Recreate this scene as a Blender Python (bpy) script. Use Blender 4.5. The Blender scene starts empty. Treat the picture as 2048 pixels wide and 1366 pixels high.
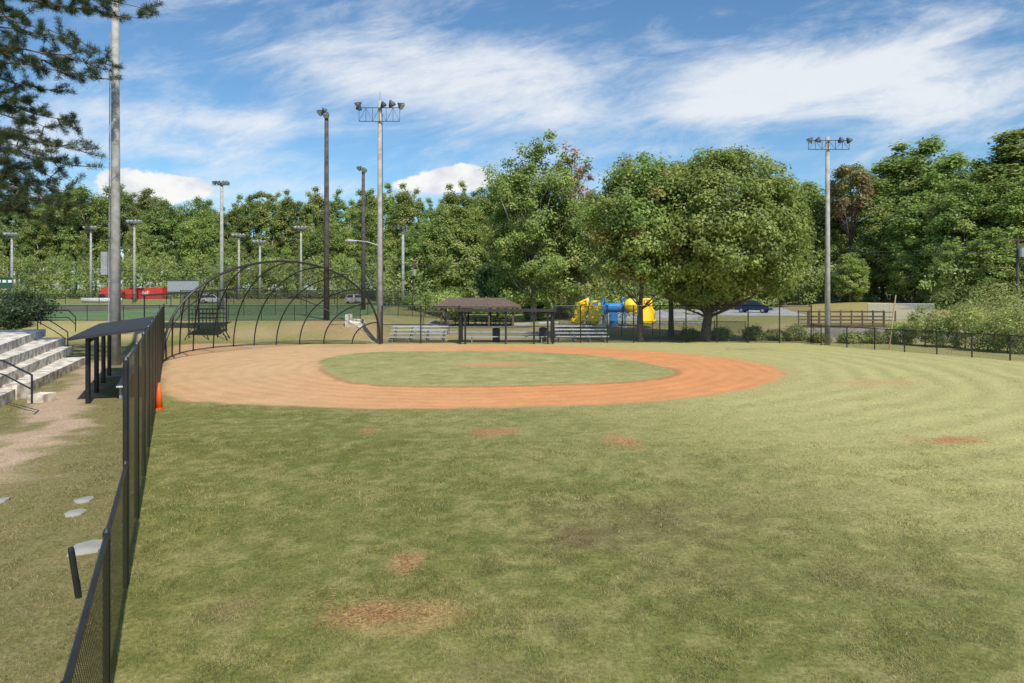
import bpy, math, random
import numpy as np
from mathutils import Vector
random.seed(7); rng=np.random.default_rng(7)
scn=bpy.context.scene
COL=scn.collection
H=4.0; F=1365.0; HY=578.0
def at(px,py,Y): return (( px-1024)/F*Y, Y, H-(py-HY)/F*Y)
def gp(px,py,z=0.0):
    Y=(H-z)*F/(py-HY); return ((px-1024)/F*Y, Y)
# ---------------- materials
def nmat(name):
    m=bpy.data.materials.new(name); m.use_nodes=True
    nt=m.node_tree; nt.nodes.clear()
    return m,nt,nt.nodes,nt.links
def MAT(name,c,rough=0.7,var=0.25,scale=6.0,metal=0.0,c2=None,bump=0.0,bscale=30):
    m,nt,N,L=nmat(name)
    o=N.new('ShaderNodeOutputMaterial'); b=N.new('ShaderNodeBsdfPrincipled')
    tc=N.new('ShaderNodeTexCoord'); n=N.new('ShaderNodeTexNoise'); n.inputs['Scale'].default_value=scale; n.inputs['Detail'].default_value=6
    r=N.new('ShaderNodeValToRGB')
    if c2 is None: c2=tuple(x*(1-var) for x in c)
    r.color_ramp.elements[0].color=(*c2,1); r.color_ramp.elements[1].color=(*[min(1,x*(1+var*0.4)) for x in c],1)
    r.color_ramp.elements[0].position=0.35; r.color_ramp.elements[1].position=0.62
    L.new(tc.outputs['Object'],n.inputs['Vector']); L.new(n.outputs['Fac'],r.inputs['Fac']); L.new(r.outputs['Color'],b.inputs['Base Color'])
    b.inputs['Roughness'].default_value=rough; b.inputs['Metallic'].default_value=metal
    if bump>0:
        n2=N.new('ShaderNodeTexNoise'); n2.inputs['Scale'].default_value=bscale; n2.inputs['Detail'].default_value=4
        bp=N.new('ShaderNodeBump'); bp.inputs['Strength'].default_value=bump; bp.inputs['Distance'].default_value=0.05
        L.new(tc.outputs['Object'],n2.inputs['Vector']); L.new(n2.outputs['Fac'],bp.inputs['Height']); L.new(bp.outputs['Normal'],b.inputs['Normal'])
    L.new(b.outputs[0],o.inputs[0]); return m
def LEAFMAT(name,trans=0.3,hue=(0.5,0.5),val=(1,1)):
    m,nt,N,L=nmat(name)
    o=N.new('ShaderNodeOutputMaterial'); a=N.new('ShaderNodeAttribute'); a.attribute_name='Col'
    oi=N.new('ShaderNodeObjectInfo'); 
    hs=N.new('ShaderNodeHueSaturation'); 
    mr=N.new('ShaderNodeMapRange'); mr.inputs[3].default_value=hue[0]; mr.inputs[4].default_value=hue[1]
    mv=N.new('ShaderNodeMapRange'); mv.inputs[3].default_value=val[0]; mv.inputs[4].default_value=val[1]
    ml=N.new('ShaderNodeMath'); ml.operation='MULTIPLY'; ml.inputs[1].default_value=7.31
    fr=N.new('ShaderNodeMath'); fr.operation='FRACT'
    L.new(oi.outputs['Random'],mr.inputs[0]); L.new(oi.outputs['Random'],ml.inputs[0]); L.new(ml.outputs[0],fr.inputs[0]); L.new(fr.outputs[0],mv.inputs[0])
    L.new(mr.outputs[0],hs.inputs['Hue']); L.new(mv.outputs[0],hs.inputs['Value']); L.new(a.outputs['Color'],hs.inputs['Color'])
    d=N.new('ShaderNodeBsdfDiffuse'); t=N.new('ShaderNodeBsdfTranslucent'); mx=N.new('ShaderNodeMixShader'); mx.inputs[0].default_value=trans
    g=N.new('ShaderNodeBsdfGlossy'); g.inputs['Roughness'].default_value=0.5; g.inputs['Color'].default_value=(0.6,0.65,0.6,1)
    m2=N.new('ShaderNodeMixShader'); m2.inputs[0].default_value=0.04
    L.new(hs.outputs[0],d.inputs[0]); L.new(hs.outputs[0],t.inputs[0]); L.new(d.outputs[0],mx.inputs[1]); L.new(t.outputs[0],mx.inputs[2])
    L.new(mx.outputs[0],m2.inputs[1]); L.new(g.outputs[0],m2.inputs[2]); L.new(m2.outputs[0],o.inputs[0]); return m
def CHAIN(name,pitch,frac,c=(0.012,0.013,0.014)):
    m,nt,N,L=nmat(name)
    o=N.new('ShaderNodeOutputMaterial'); uv=N.new('ShaderNodeUVMap'); sp=N.new('ShaderNodeSeparateXYZ'); L.new(uv.outputs[0],sp.inputs[0])
    def mt(op,a,b=None):
        k=N.new('ShaderNodeMath'); k.operation=op
        for i,v in enumerate((a,b)):
            if v is None: continue
            if isinstance(v,(int,float)): k.inputs[i].default_value=v
            else: L.new(v,k.inputs[i])
        return k.outputs[0]
    s=mt('ADD',sp.outputs[0],sp.outputs[1]); d=mt('SUBTRACT',sp.outputs[0],sp.outputs[1])
    a=mt('LESS_THAN',mt('FRACT',mt('DIVIDE',s,pitch)),frac); b=mt('LESS_THAN',mt('FRACT',mt('DIVIDE',d,pitch)),frac)
    w=mt('MAXIMUM',a,b)
    tr=N.new('ShaderNodeBsdfTransparent'); p=N.new('ShaderNodeBsdfPrincipled'); p.inputs['Base Color'].default_value=(*c,1); p.inputs['Roughness'].default_value=0.5
    mx=N.new('ShaderNodeMixShader'); L.new(w,mx.inputs[0]); L.new(tr.outputs[0],mx.inputs[1]); L.new(p.outputs[0],mx.inputs[2]); L.new(mx.outputs[0],o.inputs[0]); return m
black=MAT('black_powdercoat',(0.018,0.019,0.02),0.45,0.3)
blackroof=MAT('black_metal_roof',(0.03,0.03,0.033),0.7,0.3)
concpole=MAT('weathered_concrete_pole',(0.38,0.37,0.35),0.85,0.25,3)
darkpole=MAT('dark_timber_pole',(0.09,0.08,0.07),0.9,0.4,3)
galv=MAT('galvanised_steel',(0.34,0.35,0.37),0.5,0.2,5,0.2)
lampglass=MAT('floodlight_reflector',(0.55,0.58,0.62),0.25,0.1,5,0.4)
lampdark=MAT('floodlight_housing',(0.06,0.065,0.07),0.5,0.2)
whiteconc=MAT('painted_white_concrete',(0.74,0.68,0.59),0.9,0.5,2.6,c2=(0.34,0.28,0.21),bump=0.3)
conc=MAT('bare_concrete',(0.40,0.38,0.34),0.9,0.35,1.5,bump=0.2)
alu=MAT('aluminium_plank',(0.62,0.63,0.64),0.5,0.1,5,0.05)
orange=MAT('orange_plastic',(0.9,0.12,0.01),0.5,0.1)
brownroof=MAT('brown_shingle_roof',(0.15,0.105,0.08),0.9,0.35,4,bump=0.3)
wood=MAT('stained_timber',(0.11,0.07,0.045),0.8,0.35,6)
yellow=MAT('yellow_plastic',(0.98,0.66,0.02),0.4,0.05)
blue=MAT('blue_plastic',(0.03,0.24,0.6),0.4,0.1)
red=MAT('red_container_paint',(0.5,0.045,0.03),0.6,0.2)
carblue=MAT('blue_car_paint',(0.012,0.035,0.11),0.25,0.1,metal=0.3)
carwhite=MAT('white_car_paint',(0.6,0.6,0.6),0.3,0.05)
glass=MAT('dark_window_glass',(0.02,0.025,0.03),0.1,0.1)
tyre=MAT('tyre_rubber',(0.02,0.02,0.02),0.9,0.1)
rim=MAT('alloy_rim',(0.45,0.45,0.47),0.35,0.1,metal=0.6)
white=MAT('white_paint',(0.75,0.75,0.73),0.6,0.1)
green_sb=MAT('dark_green_paint',(0.02,0.09,0.05),0.6,0.2)
bark=MAT('tree_bark',(0.17,0.13,0.10),0.95,0.5,8,bump=0.6,bscale=12)
barkgrey=MAT('pale_tree_bark',(0.38,0.35,0.31),0.95,0.4,8,bump=0.4)
leaf=LEAFMAT('leaf_foliage',0.5,(0.48,0.506),(2.6,3.6)); needle=LEAFMAT('pine_needles',0.3)
chain=CHAIN('black_chain_link',0.075,0.15); chainm=CHAIN('medium_black_chain_link',0.075,0.22); chainn=CHAIN('dense_black_chain_link',0.065,0.50); net=CHAIN('black_netting',0.08,0.11)
chaing=CHAIN('grey_chain_link',0.09,0.25,(0.42,0.42,0.42))
# ---------------- mesh builder
class MB:
    def __init__(s): s.v=[]; s.f=[]; s.uv=None
    def box(s,x0,y0,z0,x1,y1,z1):
        n=len(s.v); s.v+=[(x0,y0,z0),(x1,y0,z0),(x1,y1,z0),(x0,y1,z0),(x0,y0,z1),(x1,y0,z1),(x1,y1,z1),(x0,y1,z1)]
        s.f+=[tuple(n+i for i in q) for q in ((3,2,1,0),(4,5,6,7),(0,1,5,4),(1,2,6,5),(2,3,7,6),(3,0,4,7))]; return s
    def beam(s,a,b,w,h,up=(0,0,1)):
        a=Vector(a);b=Vector(b);d=(b-a).normalized();u=Vector(up)
        if abs(d.dot(u))>0.98:u=Vector((1,0,0))
        r=d.cross(u).normalized()*w/2; t=r.cross(d).normalized()*h/2
        n=len(s.v)
        for p in (a,b):
            for q in (-r-t,r-t,r+t,-r+t): s.v.append(tuple(p+q))
        s.f+=[tuple(n+i for i in q) for q in ((3,2,1,0),(4,5,6,7),(0,1,5,4),(1,2,6,5),(2,3,7,6),(3,0,4,7))]; return s
    def tube(s,pts,rs,n=8,caps=True):
        pts=[Vector(p) for p in pts]
        if isinstance(rs,(int,float)): rs=[rs]*len(pts)
        base=len(s.v); prev=None
        for i,p in enumerate(pts):
            d=(pts[min(i+1,len(pts)-1)]-pts[max(i-1,0)]).normalized()
            if prev is None:
                u=Vector((0,0,1)) if abs(d.z)<0.9 else Vector((1,0,0)); r=d.cross(u).normalized()
            else: r=(prev-d*prev.dot(d)).normalized()
            prev=r; t=d.cross(r)
            for k in range(n):
                a=2*math.pi*k/n; s.v.append(tuple(p+(r*math.cos(a)+t*math.sin(a))*rs[i]))
        for i in range(len(pts)-1):
            for k in range(n):
                a=base+i*n+k;b=base+i*n+(k+1)%n; s.f.append((a,b,b+n,a+n))
        if caps:
            s.f.append(tuple(base+k for k in range(n))[::-1]); s.f.append(tuple(base+(len(pts)-1)*n+k for k in range(n)))
        return s
    def prism(s,poly,z0,z1):
        n=len(s.v);m=len(poly); s.v+=[(x,y,z0) for x,y in poly]+[(x,y,z1) for x,y in poly]
        s.f.append(tuple(range(n+m-1,n-1,-1))); s.f.append(tuple(range(n+m,n+2*m)))
        for i in range(m): j=(i+1)%m; s.f.append((n+i,n+j,n+m+j,n+m+i))
        return s
    def quad(s,*q):
        n=len(s.v); s.v+=[tuple(x) for x in q]; s.f.append(tuple(range(n,n+len(q)))); return s
    def mesh(s,name,org=(0,0,0),mat=None,smooth=False):
        me=bpy.data.meshes.new(name)
        me.from_pydata([(a-org[0],b-org[1],c-org[2]) for a,b,c in s.v],[],s.f)
        if s.uv:
            l=me.uv_layers.new(name='UVMap')
            for p in me.polygons:
                for li in p.loop_indices: l.data[li].uv=s.uv[me.loops[li].vertex_index]
        if smooth:
            for p in me.polygons: p.use_smooth=True
        if mat: me.materials.append(mat)
        me.update(); return me
ORG={}
def thing(name,loc,label,cat,group=None,me=None,kind=None):
    o=bpy.data.objects.new(name,me); COL.objects.link(o); o.location=loc; ORG[o.name]=tuple(loc)
    if label:o['label']=label
    if cat:o['category']=cat
    if group:o['group']=group
    if kind:o['kind']=kind
    if me is None: o.empty_display_size=0.3
    return o
def part(name,par,mb,mat,smooth=False,label=None):
    org=ORG[par.name]
    me=mb if isinstance(mb,bpy.types.Mesh) else mb.mesh(name,org,mat,smooth)
    o=bpy.data.objects.new(name,me); COL.objects.link(o); o.parent=par; ORG[o.name]=org
    if label:o['label']=label
    return o
def solo(name,mb,mat,loc,label,cat,group=None,smooth=False,kind=None):
    return thing(name,loc,label,cat,group,mb.mesh(name,loc,mat,smooth),kind)
def dup(o,loc,rz=0,sc=1.0,group=None):
    n=o.copy(); COL.objects.link(n); n.location=loc; n.rotation_euler=(0,0,rz)
    n.scale=(sc,sc,sc) if isinstance(sc,(int,float)) else sc
    ORG[n.name]=tuple(loc)
    for c in o.children:
        k=c.copy(); COL.objects.link(k); k.parent=n
        for g in c.children:
            kk=g.copy(); COL.objects.link(kk); kk.parent=k
    return n
# ---------------- numpy helpers
def vnoise(x,y,s=0):
    xi=np.floor(x).astype(np.int64); yi=np.floor(y).astype(np.int64); fx=x-xi; fy=y-yi
    fx=fx*fx*(3-2*fx); fy=fy*fy*(3-2*fy)
    def h(a,b):
        n=(a*374761393+b*668265263+s*1442695041)&0xffffffff; n=((n^(n>>13))*1274126177)&0xffffffff; return ((n^(n>>16))&0xffff)/65535.0
    return (h(xi,yi)*(1-fx)+h(xi+1,yi)*fx)*(1-fy)+(h(xi,yi+1)*(1-fx)+h(xi+1,yi+1)*fx)*fy
def fbm(x,y,s=0,o=4):
    r=0;a=0.5;t=0
    for i in range(o): r=r+a*vnoise(x*2**i,y*2**i,s+i*17); t+=a; a*=0.5
    return r/t
def ss(x,a,b):
    t=np.clip((x-a)/(b-a),0,1); return t*t*(3-2*t)
def hgt(X,Y):
    X=np.asarray(X,float);Y=np.asarray(Y,float)
    l=(1.25*ss(Y,49.8,58)+0.7*ss(Y,125,140))*ss(-X,6.5,13)
    r=np.maximum(0.35*ss(Y,60,85)*ss(X,-2,6), 0.75*ss(Y,53.2,54)*ss(X,20,24))
    b=ss(X,36,50)*ss(Y,76,96)*1.3+ss(Y,124,140)*ss(X,5,25)*2.2
    m=0.35*ss(Y,51.5,54)*(1-ss(Y,54,60))*ss(-X,8,13)*fbm(X*0.3,Y*0.3,5)
    return l+r+b+m
def hz(x,y): return float(hgt(x,y))
def smoothpoly(P,n=2):
    P=[np.array(p) for p in P]
    for _ in range(n):
        Q=[]
        for i in range(len(P)):
            a=P[i];b=P[(i+1)%len(P)]; Q+=[a*.75+b*.25,a*.25+b*.75]
        P=Q
    return np.array(P)
def sdf(X,Y,P):
    d=np.full(X.shape,1e9); ins=np.zeros(X.shape,bool)
    for i in range(len(P)):
        ax,ay=P[i];bx,by=P[(i+1)%len(P)]
        ex,ey=bx-ax,by-ay; t=np.clip(((X-ax)*ex+(Y-ay)*ey)/(ex*ex+ey*ey+1e-9),0,1)
        d=np.minimum(d,np.hypot(X-ax-t*ex,Y-ay-t*ey))
        c=((ay>Y)!=(by>Y))&(X<(bx-ax)*(Y-ay)/(by-ay+1e-12)+ax); ins^=c
    return np.where(ins,-d,d)
DIRT=smoothpoly([gp(*p) for p in [(325,800),(480,806),(640,815),(850,817),(1050,814),(1220,808),(1400,794),(1520,774),(1580,752),(1550,732),(1450,714),(1300,701),(1150,692),(900,688.5),(700,688.5)]]+[(-20,50.2),(-24.5,50),(-22,44),(-16.5,32)])
GRS=smoothpoly([gp(*p) for p in [(630,722),(660,750),(730,771),(1000,771),(1220,766),(1350,752),(1350,738),(1250,715),(1080,703),(860,701),(700,705)]])
def lerp(a,b,t): return a+(b-a)*t[...,None]
def groundcol(X,Y):
    n1=fbm(X*0.25,Y*0.25,1); n2=fbm(X*1.3,Y*1.3,2); n3=fbm(X*5,Y*5,3,3)
    bc=lambda *q: np.broadcast_to(np.array(q),X.shape+(3,))
    c=lerp(bc(0.135,0.147,0.038),bc(0.225,0.215,0.065),np.clip(n1*0.8+0.1+(n3-0.5)*1.5+(n2-.5)*.5,0,1))
    t=ss(X+0.6*Y+ (n1-0.5)*5,4,28)*0.88
    c=lerp(c,bc(0.465,0.42,0.175),np.clip(t*(1+(n3-0.5)*0.6)+(n2-0.5)*0.2*(t+0.2),0,1))
    c=lerp(c,bc(0.34,0.29,0.13),np.clip((n2-0.5)*1.1+(n3-.5)*1.3,0,0.32))
    R=np.hypot((X+2)*0.82,Y-37)+ (n1-0.5)*1.2
    st=0.5+0.5*np.sin(R*2*math.pi/1.25+ (n2-.5)*1.6)
    m=ss(X,4,14)*(1-ss(Y,60,70))*ss(R,12,16)
    c=c*(1+((st-0.5)*0.17*m)*(0.3+n1*1.2))[...,None]
    def spot(px,py,rx,ry,col,amt,sd):
        nonlocal c
        x,y=gp(px,py); d=np.hypot((X-x)/rx,(Y-y)/ry)+(fbm(X*2.2,Y*2.2,sd)-0.5)*1.5+(n3-.5)*.8
        c=lerp(c,bc(*col),np.clip(1.15-d,0,1)*amt)
    spot(1300,1040,2.3,1.3,(0.17,0.125,0.06),0.55,21); spot(1180,1080,0.9,0.6,(0.16,0.11,0.06),0.55,22); spot(1420,1150,1.2,0.8,(0.18,0.14,0.065),0.35,20)
    spot(1750,1160,1.2,0.7,(0.18,0.14,0.065),0.35,23); spot(985,864,0.8,0.7,(0.40,0.19,0.09),0.8,24); spot(1245,884,0.55,0.8,(0.42,0.21,0.1),0.8,25)
    spot(1900,880,1.3,0.45,(0.42,0.2,0.08),0.95,26); spot(1760,765,2.2,0.9,(0.48,0.3,0.14),0.7,27); spot(735,862,0.25,0.5,(0.36,0.16,0.07),0.8,28)
    spot(815,1128,0.22,0.42,(0.46,0.29,0.14),1,29); spot(770,1228,0.78,0.45,(0.46,0.29,0.13),1,30); spot(1130,1245,0.6,0.4,(0.14,0.12,0.06),0.6,31)
    spot(470,1215,0.4,0.6,(0.24,0.18,0.09),0.6,32); spot(1020,1345,1.0,0.3,(0.2,0.16,0.08),0.4,33); spot(1600,1000,2.5,0.8,(0.3,0.25,0.11),0.4,34); spot(1500,698,2.0,1.6,(0.3,0.2,0.1),0.5,35)
    fx=-0.65-0.495*Y; dl=fx-X
    w=ss(dl,-0.1,0.5)
    c=lerp(c,bc(0.21,0.17,0.085),w*0.55*(1-ss(Y,50,56))*(0.5+n3))
    pth=np.abs(dl-3.0-0.7*(n1-0.5)*4)/1.0+(n2-0.5)*2.4+(n3-.5)
    pm=np.clip(1.4-pth,0,1)*ss(Y,12.5,16)*(1-ss(Y,40,44))
    c=lerp(c,bc(0.46,0.335,0.225)*(0.8+0.4*n3)[...,None],pm)
    e=(n2-0.5)*0.8+(n3-0.5)*0.35
    dd=sdf(X,Y,DIRT)+e; dg=sdf(X,Y,GRS)+e*0.5
    dirt=lerp(bc(0.59,0.375,0.195),bc(0.65,0.285,0.115),np.clip(ss(X,-14,4)+(n1-0.5)*0.6,0,1))
    arc=0.5+0.5*np.sin(np.hypot(X+2,(Y-36)*1.1)*2*math.pi/0.8+n1*5)
    dirt=dirt*(0.82+0.22*n2+0.10*arc*(0.3+n1)+0.14*(n3-.5))[...,None]
    edge=1-np.clip(np.abs(dg-0.1)/0.35,0,1)
    md=np.clip(0.5-dd/0.5,0,1)
    dirt=lerp(dirt,bc(0.36,0.29,0.14),np.clip((n1-0.5)*2.5,0,0.6)*ss(Y,41,48))
    rim_=np.clip(1-np.abs(dd-0.3)/1.2,0,1)*0.45*n2
    c=lerp(c,bc(0.38,0.27,0.13),rim_)
    c=lerp(c,dirt,md)
    ig=lerp(bc(0.23,0.23,0.075),bc(0.40,0.36,0.155),np.clip(n2*0.9+n1*.4-0.15+(n3-.5)*1.0,0,1))
    x,y=gp(985,728); dm=np.hypot((X-x)/2.3,(Y-y)/1.2)+(n2-.5)*1.1
    ig=lerp(ig,bc(0.55,0.28,0.14),np.clip(1.3-dm,0,1)*0.9)
    mg=np.clip(0.5-dg/0.3,0,1)
    c=lerp(c,bc(0.24,0.13,0.06),edge*(1-ss(Y,34,36))*0.7)
    c=lerp(c,ig,mg)
    isdirt=md*(1-mg)
    far=ss(Y,50,53)
    gb=lerp(bc(0.28,0.27,0.10),bc(0.44,0.33,0.17),np.clip((n1-0.42)*3,0,0.8)*(1-ss(Y,64,75)))
    c=lerp(c,gb,far)
    mound=np.clip(1.3-np.hypot((X+13.5)/4.5,(Y-55)/3.2)+(n2-.5),0,1)
    c=lerp(c,bc(0.42,0.25,0.13),mound*0.5)
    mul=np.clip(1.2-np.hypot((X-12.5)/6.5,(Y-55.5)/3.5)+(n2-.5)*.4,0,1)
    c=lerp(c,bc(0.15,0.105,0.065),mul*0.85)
    pg=np.clip(1.4-np.hypot((X-9)/7,(Y-69)/4),0,1)
    c=lerp(c,bc(0.38,0.28,0.17),pg*0.9)
    bank=ss(X,34,42)*ss(Y,74,80)*(1-ss(Y,112,120))
    c=lerp(c,bc(0.42,0.30,0.13),bank*np.clip(n2*1.2-.1,0,.8))
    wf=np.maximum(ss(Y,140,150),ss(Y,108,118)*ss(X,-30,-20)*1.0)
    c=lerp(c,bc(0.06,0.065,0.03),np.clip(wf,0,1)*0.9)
    return np.clip(c,0.004,0.9),isdirt
def setcol(me,c,al=None):
    a=me.color_attributes.new('Col','FLOAT_COLOR','POINT')
    if al is None: al=np.ones((len(c),1))
    a.data.foreach_set('color',np.concatenate([c,al],1).astype(np.float32).ravel())
def npmesh(name,V,nv,Fc,mat):
    me=bpy.data.meshes.new(name); me.vertices.add(len(V)); me.vertices.foreach_set('co',V.astype(np.float32).ravel())
    nf=len(Fc); me.loops.add(nf*nv); me.loops.foreach_set('vertex_index',Fc.astype(np.int32).ravel())
    me.polygons.add(nf); me.polygons.foreach_set('loop_start',np.arange(nf,dtype=np.int32)*nv)
    me.materials.append(mat); me.update(calc_edges=True); return me
# ---------------- ground
xs=np.concatenate([[-900,-500,-300,-220],np.arange(-170,-32,2.0),np.arange(-32,-22,0.5),np.arange(-22,24,0.12),np.arange(24,40,0.3),np.arange(40,110,2.0),[120,160,250,400,900]])
ys=np.concatenate([[-200,-50,0,4],np.arange(5.5,24,0.09),np.arange(24,52,0.13),np.arange(52,62,0.3),np.arange(62,180,2.0),[190,230,300,500,900,1600]])
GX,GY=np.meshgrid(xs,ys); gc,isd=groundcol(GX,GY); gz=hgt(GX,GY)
near=(GY<50)&(GY>5)
gz=gz+near*(fbm(GX*1.5,GY*1.5,41)-0.5)*0.05*(1-isd*.7)-isd*0.03
ny,nx=GX.shape
V=np.stack([GX,GY,gz],-1).reshape(-1,3); idx=np.arange(nx*ny).reshape(ny,nx)
Fc=np.stack([idx[:-1,:-1],idx[:-1,1:],idx[1:,1:],idx[1:,:-1]],-1).reshape(-1,4)
m,nt,N,L=nmat('field_ground')
o=N.new('ShaderNodeOutputMaterial'); b=N.new('ShaderNodeBsdfPrincipled'); b.inputs['Roughness'].default_value=0.95; b.inputs['Specular IOR Level'].default_value=0.1
a=N.new('ShaderNodeAttribute'); a.attribute_name='Col'; tc=N.new('ShaderNodeTexCoord')
n=N.new('ShaderNodeTexNoise'); n.inputs['Scale'].default_value=14; n.inputs['Detail'].default_value=9; n.inputs['Roughness'].default_value=0.8
mr=N.new('ShaderNodeMapRange'); mr.inputs[1].default_value=0.32; mr.inputs[2].default_value=0.68; mr.inputs[3].default_value=-0.55; mr.inputs[4].default_value=0.55
mm=N.new('ShaderNodeMath'); mm.operation='MULTIPLY_ADD'; mm.inputs[2].default_value=1.0
vm=N.new('ShaderNodeVectorMath'); vm.operation='SCALE'
L.new(tc.outputs['Object'],n.inputs['Vector']); L.new(n.outputs['Fac'],mr.inputs[0]); L.new(mr.outputs[0],mm.inputs[0]); L.new(a.outputs['Alpha'],mm.inputs[1]); L.new(a.outputs['Color'],vm.inputs[0]); L.new(mm.outputs[0],vm.inputs['Scale']); L.new(vm.outputs[0],b.inputs['Base Color'])
bp=N.new('ShaderNodeBump'); bp.inputs['Strength'].default_value=0.3; bp.inputs['Distance'].default_value=0.03; L.new(n.outputs['Fac'],bp.inputs['Height']); L.new(bp.outputs[0],b.inputs['Normal']); L.new(b.outputs[0],o.inputs[0])
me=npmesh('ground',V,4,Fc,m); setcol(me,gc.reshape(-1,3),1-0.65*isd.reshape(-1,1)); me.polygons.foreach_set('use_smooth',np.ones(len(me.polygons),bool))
g=thing('ground',(0,0,0),None,None,me=me,kind='structure')
def sheet(name,poly,mat,off=0.02,step=2.0):
    a,b_,c,d=[np.array(p,float) for p in poly]; n=24
    mb=MB()
    for j in range(n+1):
        for i in range(n+1):
            u=i/n;v=j/n; p=(a*(1-u)+b_*u)*(1-v)+(d*(1-u)+c*u)*v; mb.v.append((p[0],p[1],hz(*p)+off))
    for j in range(n):
        for i in range(n): k=j*(n+1)+i; mb.f.append((k,k+1,k+n+2,k+n+1))
    return thing(name,(0,0,0),None,None,me=mb.mesh(name,mat=mat),kind='structure')
turf=MAT('artificial_turf',(0.15,0.24,0.085),0.9,0.2,0.15)
lot=MAT('pale_parking_paving',(0.47,0.46,0.45),0.9,0.2,0.3)
claydk=MAT('dark_clay',(0.17,0.125,0.09),0.9,0.2,0.2)
sheet('turf_field',[(-75,59.5),(-14.5,59.5),(-20,122),(-130,122)],turf,0.03)
sheet('clay_infield',[(-75,84),(-52,84),(-50,112),(-105,112)],claydk,0.07)
sheet('parking_lot',[(8,84),(36,82),(41,104),(8,110)],lot,0.03)
sheet('paved_path',[(-9,61),(3,61),(3,64.5),(-9,64.5)],conc,0.03)
sheet('pavilion_slab',[(-9,70),(2,70),(2,78),(-9,78)],conc,0.06)
sheet('access_path',[(3,75),(22,75),(23,78),(3,78)],lot,0.03)
# ---------------- grass blades
def blades(n,y0,y1,hmin,hmax,w,name):
    Y=np.sqrt(rng.uniform(y0*y0,y1*y1,n)); X=rng.uniform(-0.78,0.78,n)*Y
    k=fbm(X*4,Y*4,77,3)>rng.uniform(0.25,0.65,n); X=X[k];Y=Y[k]
    c,isd=groundcol(X,Y); k=(isd<0.2)&(sdf(X,Y,DIRT)>0.2)
    dl=(-0.65-0.495*Y)-X; k&=~((np.abs(dl-3.0)<1.2)&(Y>14)&(rng.random(len(X))<0.8)); k&=(c[:,0]<0.38)|(rng.random(len(X))<0.35)
    X=X[k];Y=Y[k];c=c[k]; n=len(X)
    a=rng.uniform(0,2*math.pi,n); hh=rng.uniform(hmin,hmax,n); ln=rng.uniform(0.2,1.2,n)*hh; b=rng.uniform(0,2*math.pi,n)
    z=hgt(X,Y)-0.015
    P0=np.stack([X-np.cos(a)*w,Y-np.sin(a)*w,z],1);P1=np.stack([X+np.cos(a)*w,Y+np.sin(a)*w,z],1);P2=np.stack([X+np.cos(b)*ln,Y+np.sin(b)*ln,z+hh],1)
    V=np.stack([P0,P1,P2],1).reshape(-1,3)
    cc=c*rng.uniform(0.75,2.2,(n,1)); dry=rng.random(n)<0.2; cc[dry]=np.array([0.5,0.41,0.21])*rng.uniform(0.6,1.25,(dry.sum(),1))
    me=npmesh(name,V,3,np.arange(3*n).reshape(-1,3),leafm); setcol(me,np.repeat(cc,3,0))
    thing(name,(0,0,0),None,None,me=me,kind='stuff')
leafm=LEAFMAT('grass_blade',0.4)
blades(260000,6.0,11,0.02,0.065,0.004,'lawn_grass')
blades(190000,11,18,0.02,0.065,0.007,'lawn_grass')
blades(110000,18,32,0.02,0.055,0.012,'lawn_grass')
pts=[]
for (px,py,rx,ry,n) in [(815,1128,0.15,0.36,500),(770,1228,0.6,0.3,1500),(640,1200,0.35,0.5,200),(1245,884,0.4,0.6,80),(985,864,.6,.5,80)]:
    x,y=gp(px,py); pts.append(np.stack([x+rng.normal(0,rx*0.6,n),y+rng.normal(0,ry*0.6,n)],1))
P=np.concatenate(pts); n=len(P); a=rng.uniform(0,math.pi,n); l=rng.uniform(0.015,0.045,n); z=rng.uniform(0.012,0.03,n)
dx=np.cos(a)*l;dy=np.sin(a)*l; w=0.0014
V=np.stack([np.stack([P[:,0]-dx,P[:,1]-dy,z],1),np.stack([P[:,0]+dx,P[:,1]+dy,z+rng.uniform(-.01,.015,n)],1),np.stack([P[:,0]+dx-dy/l*w,P[:,1]+dy+dx/l*w,z+.002],1),np.stack([P[:,0]-dx-dy/l*w,P[:,1]-dy+dx/l*w,z+.002],1)],1).reshape(-1,3)
me=npmesh('straw_litter',V,4,np.arange(4*n).reshape(-1,4),leafm); setcol(me,np.repeat(np.array([0.62,0.42,0.2])*rng.uniform(0.6,1.2,(n,1)),4,0)); thing('straw_litter',(0,0,0),None,None,me=me,kind='stuff')
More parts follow.
